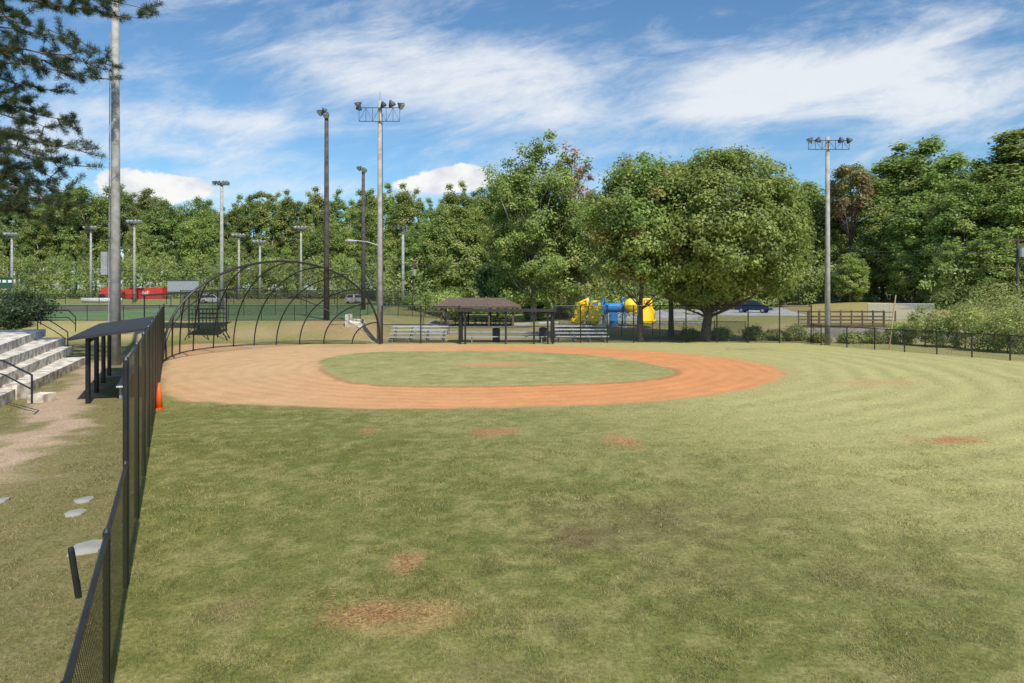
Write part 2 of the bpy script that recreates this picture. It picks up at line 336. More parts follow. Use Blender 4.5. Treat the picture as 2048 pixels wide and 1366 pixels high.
# ---------------- foliage
def leaves(name,C,R,n,size,cols,mat=None,up=0.3,ctr=None,flat=0.8):
    K=len(C); N_=K*n; ci=np.repeat(np.arange(K),n)
    d=rng.normal(size=(N_,3)); d/=np.linalg.norm(d,axis=1,keepdims=True)
    rr=rng.uniform(0.1,1.0,N_)**0.5*R[ci]*rng.uniform(0.7,1.5,N_)
    p=C[ci]+d*rr[:,None]*np.array([1,1,flat])
    if ctr is None: out=np.zeros((K,3))
    else:
        out=C-np.array(ctr); out/=np.linalg.norm(out,axis=1,keepdims=True)+1e-6
    nn=d*0.45+out[ci]*0.55+rng.normal(size=(N_,3))*0.42+np.array([0,0,up]); nn/=np.linalg.norm(nn,axis=1,keepdims=True)
    t=np.cross(nn,rng.normal(size=(N_,3))); t/=np.linalg.norm(t,axis=1,keepdims=True); b=np.cross(nn,t)
    s=size*rng.uniform(0.6,1.3,N_)[:,None]; t=t*s; b=b*s*0.6
    V=np.stack([p-t,p+b*0.9+t*0.1,p+t,p-b*0.9+t*0.1],1).reshape(-1,3)
    cols=np.array(cols); base=cols[rng.integers(0,len(cols),K)][ci]*rng.uniform(0.88,1.12,K)[ci][:,None]
    c=base*rng.uniform(0.75,1.3,(N_,1))
    me=npmesh(name,V,4,np.arange(4*N_).reshape(-1,4),mat or leaf); setcol(me,np.repeat(np.clip(c,0.003,0.3),4,0)); return me
def envelope(K,rx,rz,z0,seed,shape='round',inner=0.3):
    r=np.random.default_rng(seed); C=[]
    lob=[(r.normal(size=3),r.uniform(0.1,0.3)) for _ in range(9)]
    while len(C)<K:
        d=r.normal(size=3); d/=np.linalg.norm(d)
        if d[2]<(-0.97 if shape in('dome','full','airy') else -0.8): continue
        b0,lf=(0.93,.35) if shape=='dome' else ((0.68,2.0) if shape=='airy' else (0.86,1.0))
        s=b0+lf*sum(a*max(0,np.dot(d,v/np.linalg.norm(v)))**6 for v,a in lob)
        rad=r.uniform(inner,1)**0.45*s
        x,y,z=d*rad
        if shape in('full','airy') and z<0: k=min(1.6,1/math.sqrt(max(.3,1-z*z*.75))); x*=k; y*=k
        if shape in('full','airy') and z>0: x*=1-.25*z;y*=1-.25*z
        if shape=='cone': f=1.15-0.5*(z+1); x*=f;y*=f
        if shape=='tall': x*=1-0.3*z*z-.12*z;y*=1-0.3*z*z-.12*z
        C.append((x*rx,y*rx,z0+rz*(z+1)*1.0))
    return np.array(C)
def limbs(C,h0,rad,trunk_h,bend=0.3,nb=14,lean=(0,0)):
    mb=MB(); top=Vector((lean[0],lean[1],trunk_h)); 
    pts=[Vector((0,0,-0.3)),Vector((0,0,0.15)),Vector((lean[0]*.1,lean[1]*.1,h0*0.5)),Vector((lean[0]*.3,lean[1]*.3,h0)),top.lerp(Vector((0,0,h0)),0.5)+Vector((bend,0,0)),top]
    mb.tube(pts,[rad*1.5,rad*1.2,rad,rad*0.85,rad*0.5,rad*0.15],9)
    idx=random.sample(range(len(C)),min(nb,len(C)))
    for i in idx:
        e=Vector(C[i]); f=random.uniform(0.0,0.7); s=Vector((lean[0]*.3,lean[1]*.3,h0)).lerp(top,f*0.8)
        if e.z<s.z: s=Vector((lean[0]*.2,lean[1]*.2,h0*random.uniform(.75,1)))
        mid=s.lerp(e,0.5)+Vector((random.uniform(-.3,.3),random.uniform(-.3,.3),-0.4 if e.z>s.z else .3)); r=rad*(0.5-0.3*f)
        mb.tube([s,mid,e],[r,r*0.55,r*0.15],6)
    return mb
G1=[(0.090,0.125,0.03),(0.080,0.112,0.028),(0.112,0.14,0.037),(0.068,0.098,0.026)]
G2=[(0.078,0.108,0.028),(0.066,0.094,0.025),(0.100,0.122,0.034),(0.125,0.132,0.042)]
G3=[(0.108,0.145,0.038),(0.095,0.13,0.034),(0.130,0.15,0.048)]
GP=[(0.068,0.094,0.031),(0.078,0.103,0.035),(0.095,0.112,0.041)]
GR=[(0.13,0.07,0.038),(0.10,0.065,0.036),(0.10,0.09,0.034)]
def tree(name,loc,label,K,rx,rz,z0,crad,n,size,cols,seed,trunk,h0,shape='round',bk=None,inner=0.3,nb=14,group=None,cat='tree',th=None,lean=(0,0),flat=.8,extra=None):
    random.seed(seed); C=envelope(K,rx,rz,z0,seed,shape,inner)
    C[:,0]+=lean[0]; C[:,1]+=lean[1]
    R=np.random.default_rng(seed).uniform(0.65,1.25,len(C))*crad
    t=thing(name,loc,label,cat,group)
    part('trunk',t,limbs(C,h0,trunk,th or z0+rz*1.6,nb=nb,lean=lean).mesh('trunk',(0,0,0),bk or bark,True),None)
    part('crown',t,leaves('crown',C,R,n,size,cols,flat=flat,ctr=(lean[0],lean[1],z0+rz*.7)),None)
    return t
tree('shade_tree',(9.8,52.0,0),'slender tall green tree beside the broad rounded tree',200,4.5,5.6,3.3,0.95,200,0.14,G1+[(0.12,0.115,0.036)],11,0.2,3.0,'full',nb=26,inner=.12,th=13)
tree('shade_tree',(14.9,52.6,0),'broad rounded leafy green tree spreading over the ball field fence',620,6.5,6.5,2.1,0.9,190,0.14,G1+G3[:1],12,0.36,2.4,'dome',inner=.35,nb=34,lean=(1.0,0),th=13)
tree('shade_tree',(13.4,57.5,0),'green tree with a pale trunk standing behind the rounded tree',100,4.4,5.6,3.0,1.1,150,0.2,G2,13,0.22,3.2,nb=14,th=12)
tree('poplar_tree',(2.6,82,0.2),'tall uneven green tree with thinning rusty top',330,6.6,10.6,0.6,1.0,170,0.18,G1,19,0.35,3,'airy',bk=barkgrey,nb=50,inner=.15,th=21)
tree('rusty_tree',(7.2,84,0.2),'sparse tree with rust brown leaves on bare grey limbs',80,3.0,6.2,9.3,0.75,60,0.19,GR+G2[:2],16,0.25,8,'tall',bk=barkgrey,nb=50,inner=.1,th=21)
tree('sparse_tree',(8.4,80,0.2),'pale limbed tree with thin green foliage',200,3.8,7.7,0.8,.95,100,0.18,G2+G3[:1],17,0.24,5,'airy',bk=barkgrey,nb=50,inner=.1,th=17)
tree('evergreen_tree',(-2.0,97,0),'small dark rounded tree beside the picnic pavilion',80,3.2,3.8,1.0,1.0,130,0.22,[(0.03,0.048,0.016),(0.036,0.054,0.017)],18,0.2,1.5,nb=6)
specs=[('round',G1,4.4,9.5,4,170,1.1),('tall',G2,3.0,11,4,150,.95),('tall',G2,3.3,10.5,5,150,.95),('round',GP,4.3,8.0,11,130,1.1),('cone',GP,4.2,11,3,170,1.0),('tall',G3,2.7,11.5,3,140,.9),('full',G3,4.4,8.8,2,180,1.1)]
PR=[None]*7
def wtree(i,x,y,hh,rz,wsc=1.0,nm='woodland_tree',label='tall leafy green tree in the wood around the park'):
    s=specs[i]; H0=s[4]+2*s[3]; sc=hh/H0; z=hz(x,y)-0.2
    p=PR[i]
    if p is None:
        t=tree(nm,(x,y,z),label,s[5],s[2],s[3],s[4],s[6],125,0.21,s[1],100+i,0.3,s[4]*0.9,s[0],nb=12,group='trees of the surrounding wood',inner=.3,bk=barkgrey if i in (1,2,5) else bark)
        t.rotation_euler=(0,0,rz); t.scale=(sc*wsc,sc*wsc,sc); PR[i]=t
        return t
    t=dup(p,(x,y,z),rz,(sc*wsc,sc*wsc,sc)); t.name=nm; t['label']=label; return t
def topz(px,py,Y): return 4+(HY-py)/F*Y
sky_l=[(-60,400),(0,395),(60,405),(130,385),(200,378),(270,376),(330,392),(390,412),(430,400),(500,388),(560,378),(620,380),(690,388),(760,380),(820,378),(880,385),(940,372),(1000,360),(1060,370)]
def skyl(px):
    for (a,b),(c,d) in zip(sky_l,sky_l[1:]):
        if a<=px<=c: return b+(d-b)*(px-a)/(c-a)
    return 385
rw=random.Random(31)
px=-70
while px<1050:
    Y=rw.uniform(166,180) if px<760 else rw.uniform(125,135); x=(px-1024)/F*Y; ty=skyl(px)+rw.uniform(-16,18)
    wtree(rw.choice([1,2,1,5,5,5] if px>420 else [3,3,0,2,3]),x,Y,topz(px,ty,Y)-hz(x,Y)+.2,rw.uniform(0,6.28),rw.uniform(.8,1.15))
    px+=rw.uniform(15,26)
px=-60
while px<1020:
    Y=rw.uniform(155,163) if px<760 else rw.uniform(112,122); x=(px-1024)/F*Y; ty=rw.uniform(398,505)
    wtree(rw.choice([0,6,1,5,2,5,1]),x,Y,topz(px,ty,Y)-hz(x,Y)+.2,rw.uniform(0,6.28),rw.uniform(.8,1.25))
    px+=rw.uniform(22,42)
for px,ty,Y,i in [(1010,345,128,1),(1060,420,118,0),(1120,400,122,2),(1180,390,128,0),(1240,400,130,1),(1310,400,132,2),(1370,420,128,0),(1440,400,130,4),(1520,410,128,1),(1590,385,126,0),(1640,375,120,2),(1150,470,110,6),(1230,480,116,0),(1560,470,112,6)]:
    x=(px-1024)/F*Y; wtree(i,x,Y,topz(px,ty,Y)-hz(x,Y),rw.uniform(0,6.28),1.3)
for px,ty,Y,i,w in [(1620,355,116,6,1.1),(1680,340,116,1,1.3),(1730,330,114,0,1.2),(1790,285,114,5,1.7),(1850,268,112,6,1.2),(1900,300,106,6,1.2),(1960,310,102,6,1.2),(2030,240,100,2,1.8),(2100,230,100,6,1.3),
   (1600,440,112,2,1.3),(1660,450,112,6,1.1),(1765,400,104,6,1.3),(1840,375,98,6,1.3),(1925,350,92,6,1.25),(2010,360,90,0,1.3),(2075,330,86,6,1.3),(1740,470,106,0,1.3),(1900,480,88,6,1.2),(1985,450,84,6,1.4),(1830,480,96,6,1.5),(1700,500,100,6,1.5),(2040,480,82,6,1.3)]:
    x=(px-1024)/F*Y; wtree(i,x,Y,topz(px,ty,Y)-hz(x,Y),rw.uniform(0,6.28),w)
tree('red_leaf_tree',((1700-1024)/F*108,108,1),'tree with muted reddish leaves at the wood edge',50,3.4,4.5,13,1.0,80,0.25,[(0.095,0.062,0.036),(0.09,0.072,0.032),(0.085,0.085,0.03)],55,0.25,9,nb=20,th=21)
def bush(px,by,Y,rx,rz,label,cols=G1,K=28,n=110,size=0.12,seed=1,name='bush'):
    x=(px-1024)/F*Y; z=hz(x,Y)-0.1
    C=envelope(K,rx*0.8,rz*0.42,0.0,seed); C[:,2]=np.maximum(C[:,2],0.15)
    R=np.random.default_rng(seed).uniform(.7,1.2,K)*min(rx,rz)*0.33
    t=thing(name,(x,Y,z),label,'bush')
    part('stem',t,limbs(C,0.3,0.05,rz*.5,bend=.05,nb=8).mesh('stem',(0,0,0),bark),None)
    part('crown',t,leaves('crown',C,R,n,size,cols,ctr=(0,0,rz*.25)),None); return t
bush(885,600,88,4.2,3.4,'large rounded bush behind the picnic pavilion',G3,60,170,.16,61)
bush(850,600,90,2.8,2.4,'shrub beside the large rounded bush',G1,40,150,.15,62)
bush(905,590,100,2.6,4.6,'upright green shrub near the wood',[(0.07,0.11,0.025)],40,150,.18,63)
bush(1070,620,84,1.8,2.6,'clipped green shrub by the pavilion',G1,26,120,.14,64)
bush(1130,620,86,2.0,1.6,'low green shrub by the parking area',G2,26,120,.14,65)
bush(40,640,58,2.6,2.8,'dark evergreen shrub beside the concrete bleachers',[(0.018,0.028,0.011),(0.026,0.036,0.013)],40,160,.12,66)
bush(-10,640,54,2.6,2.4,'dark evergreen shrub beside the concrete bleachers',[(0.018,0.028,0.011)],36,160,.12,67)
rs=random.Random(5)
GW=[(0.115,0.138,0.042),(0.145,0.145,0.056),(0.09,0.112,0.034)]
for i,(px,Y,rx,rz) in enumerate([(1850,48,1.3,3.6),(1885,47,1.4,2.8),(1930,46,1.4,3.8),(1975,44,1.5,2.4),(2015,43,1.6,3.8),(2050,42,1.6,3.4),(1800,50,1.3,2.0),(1700,50.5,1.2,1.0),(1745,50.5,1.1,1.1),(1590,53,1.2,1.6),(1555,53,1.0,1.0),(2000,55,2.6,4.8),(1910,56,2.4,4.2),(2060,52,2.6,5.4),(1440,53.5,1.0,1.3),(1505,53.5,1.0,1.4),(1380,54,0.9,1.1),(1640,51,0.9,0.9),(1960,50,1.8,3.8)]):
    bush(px,0,Y,rx,rz,'tangled weedy shrub growing along the field fence',GW,44,60,0.08,200+i)
C=[];Rr=[]
for k in range(1250):
    px=rs.uniform(-80,1600)
    if px<760: Y=rs.uniform(141,150); h=8*rs.random()**1.3
    else: Y=rs.uniform(108,117); h=7*rs.random()**1.3
    x=(px-1024)/F*Y
    C.append((x,Y+h*.5,hz(x,Y)+h+.3)); Rr.append(rs.uniform(1.0,2.1))
for k in range(300):
    px=rs.uniform(1600,2150); Y=rs.uniform(84,92) if px>1850 else rs.uniform(102,108); x=(px-1024)/F*Y; C.append((x,Y,hz(x,Y)+rs.uniform(0.2,5.0))); Rr.append(rs.uniform(0.8,1.7))
C=np.array(C)
me=leaves('woodland_undergrowth',C,np.array(Rr),80,0.24,[(0.07,0.098,0.025),(0.084,0.112,0.03),(0.06,0.084,0.023),(0.1,0.115,0.038)],ctr=(-20,400,-60))
thing('woodland_undergrowth',(0,0,0),None,None,me=me,kind='stuff')
# ---------------- near pine
PX=-36; PY=33.0; KS=1.35
t=thing('pine_tree',(PX,PY,0),'long needled pine reaching drooping boughs over the concrete bleachers','tree')
mb=MB(); mb.tube([(PX,PY,-.2),(PX+.1,PY,9),(PX+.2,PY,18),(PX+.3,PY,25),(PX+.3,PY,31)],[.6,.5,.4,.26,.08],10)
tufts=[]
rp=random.Random(11)
for (ex,ey,sy,Yo) in [(280,40,-40,0.2),(285,20,-90,-.5),(215,130,60,.4),(205,160,90,-.5),(150,245,150,.6),(155,300,200,-.3),(150,330,260,.3),(165,425,330,.1),(120,400,300,-.8),(60,380,290,.7),(90,60,-40,-.8),(120,130,20,.9),(60,210,120,0),(20,270,190,.6),(40,120,30,-1),(70,300,230,-1),(30,420,340,-.6),(100,180,100,1.2),(40,30,-70,1.1),(160,85,10,-1.2),(90,250,160,-.4),(160,20,-80,.6),(100,350,270,.9),(130,380,300,-.2),(40,340,260,.2),(90,430,350,.5)]:
    Yb=PY+Yo*1.4; e=Vector(at(ex,ey,Yb)); s=Vector((PX+.2,PY,at(0,sy,PY)[2]))
    mid=s.lerp(e,.55)+Vector((0,0,.8)); pts=[]
    for q in range(15):
        u=q/14; pts.append(s*(1-u)**2+mid*2*u*(1-u)+e*u*u+Vector((rp.uniform(-.1,.1),rp.uniform(-.1,.1),rp.uniform(-.1,.1))))
    mb.tube(pts,[0.11*(1-i/14.5)+.012 for i in range(15)],6)
    for q in range(7,15):
        for w in range(4 if q<14 else 3):
            dv=Vector((rp.uniform(-.3,.9),rp.uniform(-1,1),rp.uniform(-.5,.45))).normalized()*rp.uniform(.3,.9)*KS
            tip=pts[q]+dv; mb.tube([pts[q],pts[q]+dv*.5+Vector((0,0,-.04)),tip],[.03,.02,.01],4)
            for f in (.5,.75,1.0):
                tufts.append((pts[q]+dv*f,dv.normalized()))
part('trunk',t,mb,bark,True)
n=78; T=len(tufts); P=np.array([list(a) for a,b in tufts]);D=np.array([list(b) for a,b in tufts])
ci=np.repeat(np.arange(T),n); d=rng.normal(size=(T*n,3)); d/=np.linalg.norm(d,axis=1,keepdims=True); d=d+D[ci]*0.5+np.array([0,0,.15]); d/=np.linalg.norm(d,axis=1,keepdims=True)
p=P[ci]+rng.normal(size=(T*n,3))*.07; ln=rng.uniform(.15,.29,T*n)[:,None]; sd=np.cross(d,rng.normal(size=(T*n,3))); sd/=np.linalg.norm(sd,axis=1,keepdims=True)
V=np.stack([p-sd*.009,p+sd*.009,p+d*ln],1).reshape(-1,3)-np.array([PX,PY,0])
me=npmesh('crown',V,3,np.arange(3*T*n).reshape(-1,3),needle); cc=np.array([[.052,.085,.028]])*rng.uniform(.5,1.6,(T*n,1)); br=rng.random(T*n)<.08; cc[br]=[.16,.10,.045]; setcol(me,np.repeat(cc,3,0))
part('crown',t,me,None)
# ---------------- fences
def panel(pts,z0,z1,step=None):
    mb=MB(); mb.uv=[]; s=0
    for i,p in enumerate(pts):
        if i: s+=math.dist(p,pts[i-1])
        g=hz(*p); mb.v+=[(p[0],p[1],g+z0),(p[0],p[1],g+z1)]; mb.uv+=[(s,z0),(s,z1)]
        if i: k=2*i; mb.f.append((k-2,k,k+1,k-1))
    return mb
def fence(pts,h,label,mesh=chain,r=0.04,pmat=black,mid=(),spacing=3.0,topr=0.03,name='chain_link_fence',z0=0.03,rails=True):
    P=[pts[0]]
    for a,b in zip(pts,pts[1:]):
        L_=math.dist(a,b); k=max(1,round(L_/spacing))
        for i in range(1,k+1): P.append((a[0]+(b[0]-a[0])*i/k,a[1]+(b[1]-a[1])*i/k))
    org=(P[0][0],P[0][1],hz(*P[0])); t=thing(name,org,label,'fence')
    for i,p in enumerate(P):
        g=hz(*p); part('post',t,MB().tube([(p[0],p[1],g-.1),(p[0],p[1],g+h+.04),(p[0],p[1],g+h+.08)],[r,r,r*.5],8),pmat)
    if rails:
        for zz in (h,)+tuple(mid): part('rail',t,MB().tube([(p[0],p[1],hz(*p)+zz) for p in P],topr,6),pmat)
    part('wire_mesh',t,panel([(p[0]+.05,p[1]-.05) for p in P],z0,h),mesh); return t
fl=lambda Y,d=0:(-0.65-0.495*Y-d,Y)
fence([fl(4.0),fl(9.15)],1.62,'low black chain link fence with round top rail beside lawn',chainn,r=.035,topr=.026,spacing=2.6)
fence([fl(9.25),fl(44.0)],3.0,'tall black chain link fence in front of the dugout bench',chainn,r=.042,mid=(),spacing=2.9,topr=.025)
fence([(-9.5,49.9),(-3.9,50.4)],2.75,'tall black chain link fence behind the metal bleachers',chain,r=.05,mid=(1.4,),spacing=2.8,topr=.035)
fence([(3.1,50.4),(13,51),(22.0,50.2)],2.75,'tall black chain link fence below the big shade trees',r=.045,spacing=2.2,topr=.035)
a=gp(1625,691);b2=gp(2020,721);c2=gp(2300,742)
fence([(22.05,50.0),(a[0]+.6,a[1]),b2,c2],1.4,'low dark chain link fence with weeds along the outfield',chainm,r=.04,topr=.03,spacing=1.9)
fence([(-75,57),(-45,57.5),(-27,58.2),(-13,58.5)],1.3,'low black chain link fence bordering the turf field',r=.03,spacing=3)
fence([(-130,124),(-20,124)],1.8,'black chain link fence beyond the wide turf field',r=.05,spacing=6)
fence([(-34,70),(-12,72),(-9,82)],2.6,'black chain link fence beside the upper field',r=.035,spacing=3)
fence([(37.5,72),(44,71.2)],1.7,'pale galvanised fence beside the parking area',mesh=chaing,pmat=galv,r=.04,spacing=2.2)
fence([(4,58),(20,58.5)],1.2,'low black fence around the playground',r=.03,spacing=2.5)
# ---------------- dome backstop
t=thing('backstop',(-19,44,0),'curved black pipe ball field backstop with overhanging netted hood','backstop')
Lf=Vector((-18.95,37.0,0)); Rf=Vector((-9.6,49.6,0)); Cn=Vector((-25.0,51.5,0))
def footp(s): return Lf*(1-s)**2+Cn*2*s*(1-s)+Rf*s*s
def archp(s):
    a=math.pi*s; p=Lf.lerp(Rf,0.5-0.5*math.cos(a)); return Vector((p.x,p.y,5.75*math.sin(a)**0.85))
def rib(s,n=14):
    f=footp(s);A=archp(s);o_=[]
    for i in range(n+1):
        u=i/n*math.pi/2; w=1-math.cos(u); p=f.lerp(A,w); p.z=A.z*math.sin(u); o_.append(p)
    return o_
part('arch',t,MB().tube([archp(i/40) for i in range(41)],.07,8),black)
S=[0.06,0.13,0.2,0.3,0.42,0.52,0.61,0.695,0.775,0.85,0.93]
for s in S: part('rib',t,MB().tube(rib(s),.045,8),black)
for frac in (0.0,0.5):
    i0=int(frac*14); part('rail',t,MB().tube([rib(k/30)[i0] + Vector((0,0,.05 if i0==0 else 0)) for k in range(1,30)],.028,6),black)
mb=MB(); mb.uv=[]; ns=32
for k in range(ns+1):
    r_=rib(0.02+0.96*k/ns); 
    for i,p in enumerate(r_): mb.v.append(tuple(p)); mb.uv.append((k*0.7,i*0.65))
for k in range(ns):
    for i in range(14): q=k*15+i; mb.f.append((q,q+15,q+16,q+1))
part('netting',t,mb,net)
# scorekeeper stand
X0,Y0=-23.6,53; t=thing('scorekeeper_stand',(X0,Y0,0.3),'raised black scorekeeper platform with railing and flat canopy','stand')
for dx in (-1.1,1.1):
    for dy in (-.8,.8): part('post',t,MB().tube([(X0+dx,Y0+dy,-.1),(X0+dx,Y0+dy,3.75)],.05,6),black)
part('deck',t,MB().box(X0-1.2,Y0-.9,1.25,X0+1.2,Y0+.9,1.37),black)
for dy in (-.86,.86):
    mb=MB()
    for z in (1.75,2.1,2.45): mb.beam((X0-1.15,Y0+dy,z),(X0+1.15,Y0+dy,z),.05,.06)
    for i in range(9): mb.beam((X0-1.1+i*.275,Y0+dy+.02,1.38),(X0-1.1+i*.275,Y0+dy+.02,2.45),.03,.03)
    part('railing',t,mb,black)
mb=MB(); q=[(X0-4.6,Y0-1.2,3.55),(X0+1.5,Y0-1.2,3.95),(X0+1.5,Y0+1.4,4.05),(X0-4.6,Y0+1.4,3.65)]
mb.v+=q+[(x,y,z-.12) for x,y,z in q]; mb.f+=[(0,1,2,3),(7,6,5,4),(0,4,5,1),(1,5,6,2),(2,6,7,3),(3,7,4,0)]
part('canopy',t,mb,blackroof)
for dx in (-4.4,): part('post',t,MB().tube([(X0+dx,Y0-1,-.1),(X0+dx,Y0-1,3.5)],.05,6),black)
for dy in (-1,-.4): part('ladder_rail',t,MB().beam((X0+1.2,Y0+dy,1.3),(X0+2.2,Y0+dy-.6,0.1),.06,.06),black)
part('brace',t,MB().beam((X0-.6,Y0-1,1.3),(X0-1.2,Y0-1.4,.1),.06,.06),black); part('brace',t,MB().beam((X0+.1,Y0-1,1.3),(X0+.7,Y0-1.4,.1),.06,.06),black)
# ---------------- left dugout
t=thing('dugout_shelter',(fl(28,1.3)[0],28,0),'open black dugout shelter with a low metal roof by the fence','dugout')
D1=2.35
for Y in (23.8,26.4,29.0,31.6):
    p=fl(Y,D1); part('post',t,MB().box(p[0]-.06,Y-.06,-.1,p[0]+.06,Y+.06,2.3),black)
    p=fl(Y+.2,.25); part('post',t,MB().box(p[0]-.05,Y+.15,-.1,p[0]+.05,Y+.25,2.6),black)
mb=MB()
n0=fl(22.9,D1+.55); n1=fl(23.2,-.0); f1=fl(33,-.0); f0=fl(32.6,D1+.55)
q=[(n0[0],n0[1],2.36),(n1[0]-.08,n1[1],2.72),(f1[0]-.08,f1[1],2.72),(f0[0],f0[1],2.36)]
mb.v+=q+[(x,y,z-.1) for x,y,z in q]; mb.f+=[(0,1,2,3),(7,6,5,4),(0,4,5,1),(1,5,6,2),(2,6,7,3),(3,7,4,0)]
part('roof',t,mb,blackroof)
a0=fl(23.8,D1);a1=fl(31.6,D1); part('beam',t,MB().beam((a0[0],a0[1],2.2),(a1[0],a1[1],2.2),.1,.16),black)
a0=fl(24.6,1.25);a1=fl(31.6,1.25); t2=thing('bench',(a0[0],a0[1],0),'pale aluminium player bench under the dugout roof','bench')
part('seat',t2,MB().beam((a0[0],a0[1],.48),(a1[0],a1[1],.48),.32,.05),alu)
for q in (0.05,.5,.95):
    x=a0[0]+(a1[0]-a0[0])*q;y=a0[1]+(a1[1]-a0[1])*q; part('leg',t2,MB().box(x-.04,y-.12,0,x+.04,y+.12,.45),galv)
# ---------------- concrete bleachers
edges=[((-17.2,22.9),(-22.6,36.2)),((-18.75,25.1),(-24.7,38.4)),((-19.95,26.6),(-25.9,39.6)),((-21.9,29.2),(-28.0,41.0))]
t=thing('concrete_bleacher',(-22,30,0),'weathered white concrete stepped bleacher beside the dugout','bleacher')
for k,(p0,p1) in enumerate(edges):
    d=np.array(p1)-np.array(p0); d=d/np.linalg.norm(d); q0=np.array(p0)-d*14; q1=np.array(p1)
    nrm=np.array([-d[1],d[0]]); 
    if nrm[0]>0: nrm=-nrm
    b0=q0+nrm*(8-k*1.0); b1=q1+nrm*(8-k*1.0)
    part('tier',t,MB().prism([tuple(q0),tuple(q1),tuple(b1),tuple(b0)],-.1 if k==0 else .4*k-.02,.4*(k+1)),whiteconc)
for px,py,w,hh in [(70,806,.55,.28),(20,800,.5,.55)]:
    x,y=gp(px,py); solo('concrete_block',MB().box(x-w/2,y,0,x+w/2,y+.7,hh),whiteconc,(x,y,0),'pale concrete step block at the foot of the bleacher','block')
def rail(path,label):
    o_=path[0]; t=thing('handrail',(o_[0],o_[1],o_[2]),label,'handrail'); part('rail',t,MB().tube(path,.03,6),black)
    for p in (path[0],path[-1]): 
        part('leg',t,MB().tube([p,(p[0],p[1],p[2]-.9)],.03,6),black)
    mid=[(p[0],p[1],p[2]-.45) for p in path]; part('rail',t,MB().tube(mid,.025,6),black)
rail([at(-30,715,23),at(8,722,22.5),at(64,750,21.5)],'short black steel handrail on the concrete bleacher steps')
rail([(-27.8,40.0,2.55),(-26.6,39.7,2.0),(-25.7,39.5,1.5)],'black steel handrail at the top of the bleacher')
rail([(-29,42.0,2.7),(-27.3,42,2.7),(-26.6,41.6,2.3)],'black steel handrail at the top of the bleacher')
for px,py,r in [(168,1002,.16),(152,1028,.17),(173,1098,.26),(2,1003,.14)]:
    x,y=gp(px,py); mb=MB(); P=[(x+r*math.cos(a)*random.uniform(.8,1.1),y+r*1.3*math.sin(a)*random.uniform(.8,1.1)) for a in [i*math.pi/4+.4 for i in range(8)]]
    solo('paving_stone',mb.prism(P,-.02,.035),conc,(x,y,0),'flat grey stone slab lying in worn grass','stone')
x,y=gp(160,1195); solo('post_stub',MB().tube([(x,y,-.1),(x-.1,y-.02,.62),(x-.105,y-.02,.66)],[.04,.04,.03],10),black,(x,y,0),'short leaning black pipe post beside the low fence','post')
x,y=gp(318,818); t=thing('traffic_cone',(x,y,0),'tall orange traffic cone standing against the fence','cone')
part('cone',t,MB().tube([(x,y,.04),(x,y,.5),(x,y,.88)],[.125,.075,.03],20),orange,True); part('base',t,MB().box(x-.14,y-.14,0,x+.14,y+.14,.045),orange)
# ---------------- light poles
def lamp(mb,x,y,z,dx,dy,s=1.0):
    d=Vector((dx,dy,-.75)).normalized(); c=Vector((x,y,z)); prof=[(-.42,.09),(-.3,.12),(-.22,.2),(-.05,.3),(.08,.34)]
    mb.tube([c+d*a*s for a,b in prof],[b*s for a,b in prof],12)
def light_pole(x,y,top,r0,r1,mat,lamps,frame=None,label='',extra=None):
    z=hz(x,y); t=thing('light_pole',(x,y,z),label,'light pole')
    part('pole',t,MB().tube([(x,y,z-.2),(x,y,z+(top-z)*.5),(x,y,top)],[r0,(r0+r1)/2,r1],14),mat,True)
    if frame:
        zz,w,gap=frame; mb=MB()
        for q in (zz,zz-gap): mb.beam((x-w/2,y-r1-.06,q),(x+w/2,y-r1-.06,q),.05,.05)
        k=6
        for i in range(k+1):
            xx=x-w/2+w*i/k; mb.beam((xx,y-r1-.06,zz),(xx,y-r1-.06,zz-gap),.03,.03)
            if i<k: mb.beam((xx,y-r1-.06,zz if i%2 else zz-gap),(xx+w/k,y-r1-.06,zz-gap if i%2 else zz),.022,.022)
        part('crossarm',t,mb,lampdark)
    for (dx,dz,ax,ay,s) in lamps:
        mb=MB(); lamp(mb,x+dx,y-.35*s,top+dz,ax,ay,s); l=part('floodlight',t,mb,lampdark if s<1.15 else galv,True)
        c=Vector((x+dx,y-.35*s,top+dz)); d=Vector((ax,ay,-.75)).normalized()
        part('lens',l,MB().tube([c+d*.085*s,c+d*.11*s],[.3*s,.27*s],12),lampglass)
        if not frame: part('bracket',t,MB().beam((x,y-.05,top+dz),(x+dx,y-.3*s,top+dz),.06,.06),lampdark)
    return t
t=light_pole(-9.77,50.5,17.9,.235,.15,concpole,[(-1.6,-.4,-.8,-.2,.85),(-1.5,-.6,-.3,.6,.7),(.95,-.35,.3,.5,.85),(1.65,-.45,.9,-.2,.85),(.3,-.35,.2,.8,.7)],(17.35,3.0,1.0),'tall pale concrete light pole with a trussed crossarm of floodlights')
part('lightning_rod',t,MB().tube([(-9.77,50.5,17.9),(-9.77,50.5,18.6)],.015,5),lampdark)
part('climbing_rungs',t,MB().tube([(-9.5,50.35,3),(-9.58,50.4,17)],.02,5),lampdark)
l=part('lamp_arm',t,MB().tube([at(760,492,50.4),at(735,484,50.3),at(712,481,50.2)],.04,6),galv)
x_,y_,z_=at(703,482,50.2); part('lamp_head',l,MB().tube([(x_-.45,y_,z_),(x_-.2,y_,z_+.02),(x_+.35,y_,z_)],[.08,.14,.06],8),galv)
light_pole(22.6,48.9,14.9,.2,.14,concpole,[(-1.4,-.35,-.6,.1,.7),(-.8,-.35,-.2,.3,.7),(.85,-.35,.3,.3,.7),(1.45,-.35,.7,.1,.7)],(14.6,2.9,.65),'pale concrete light pole with four floodlights beside the outfield fence')
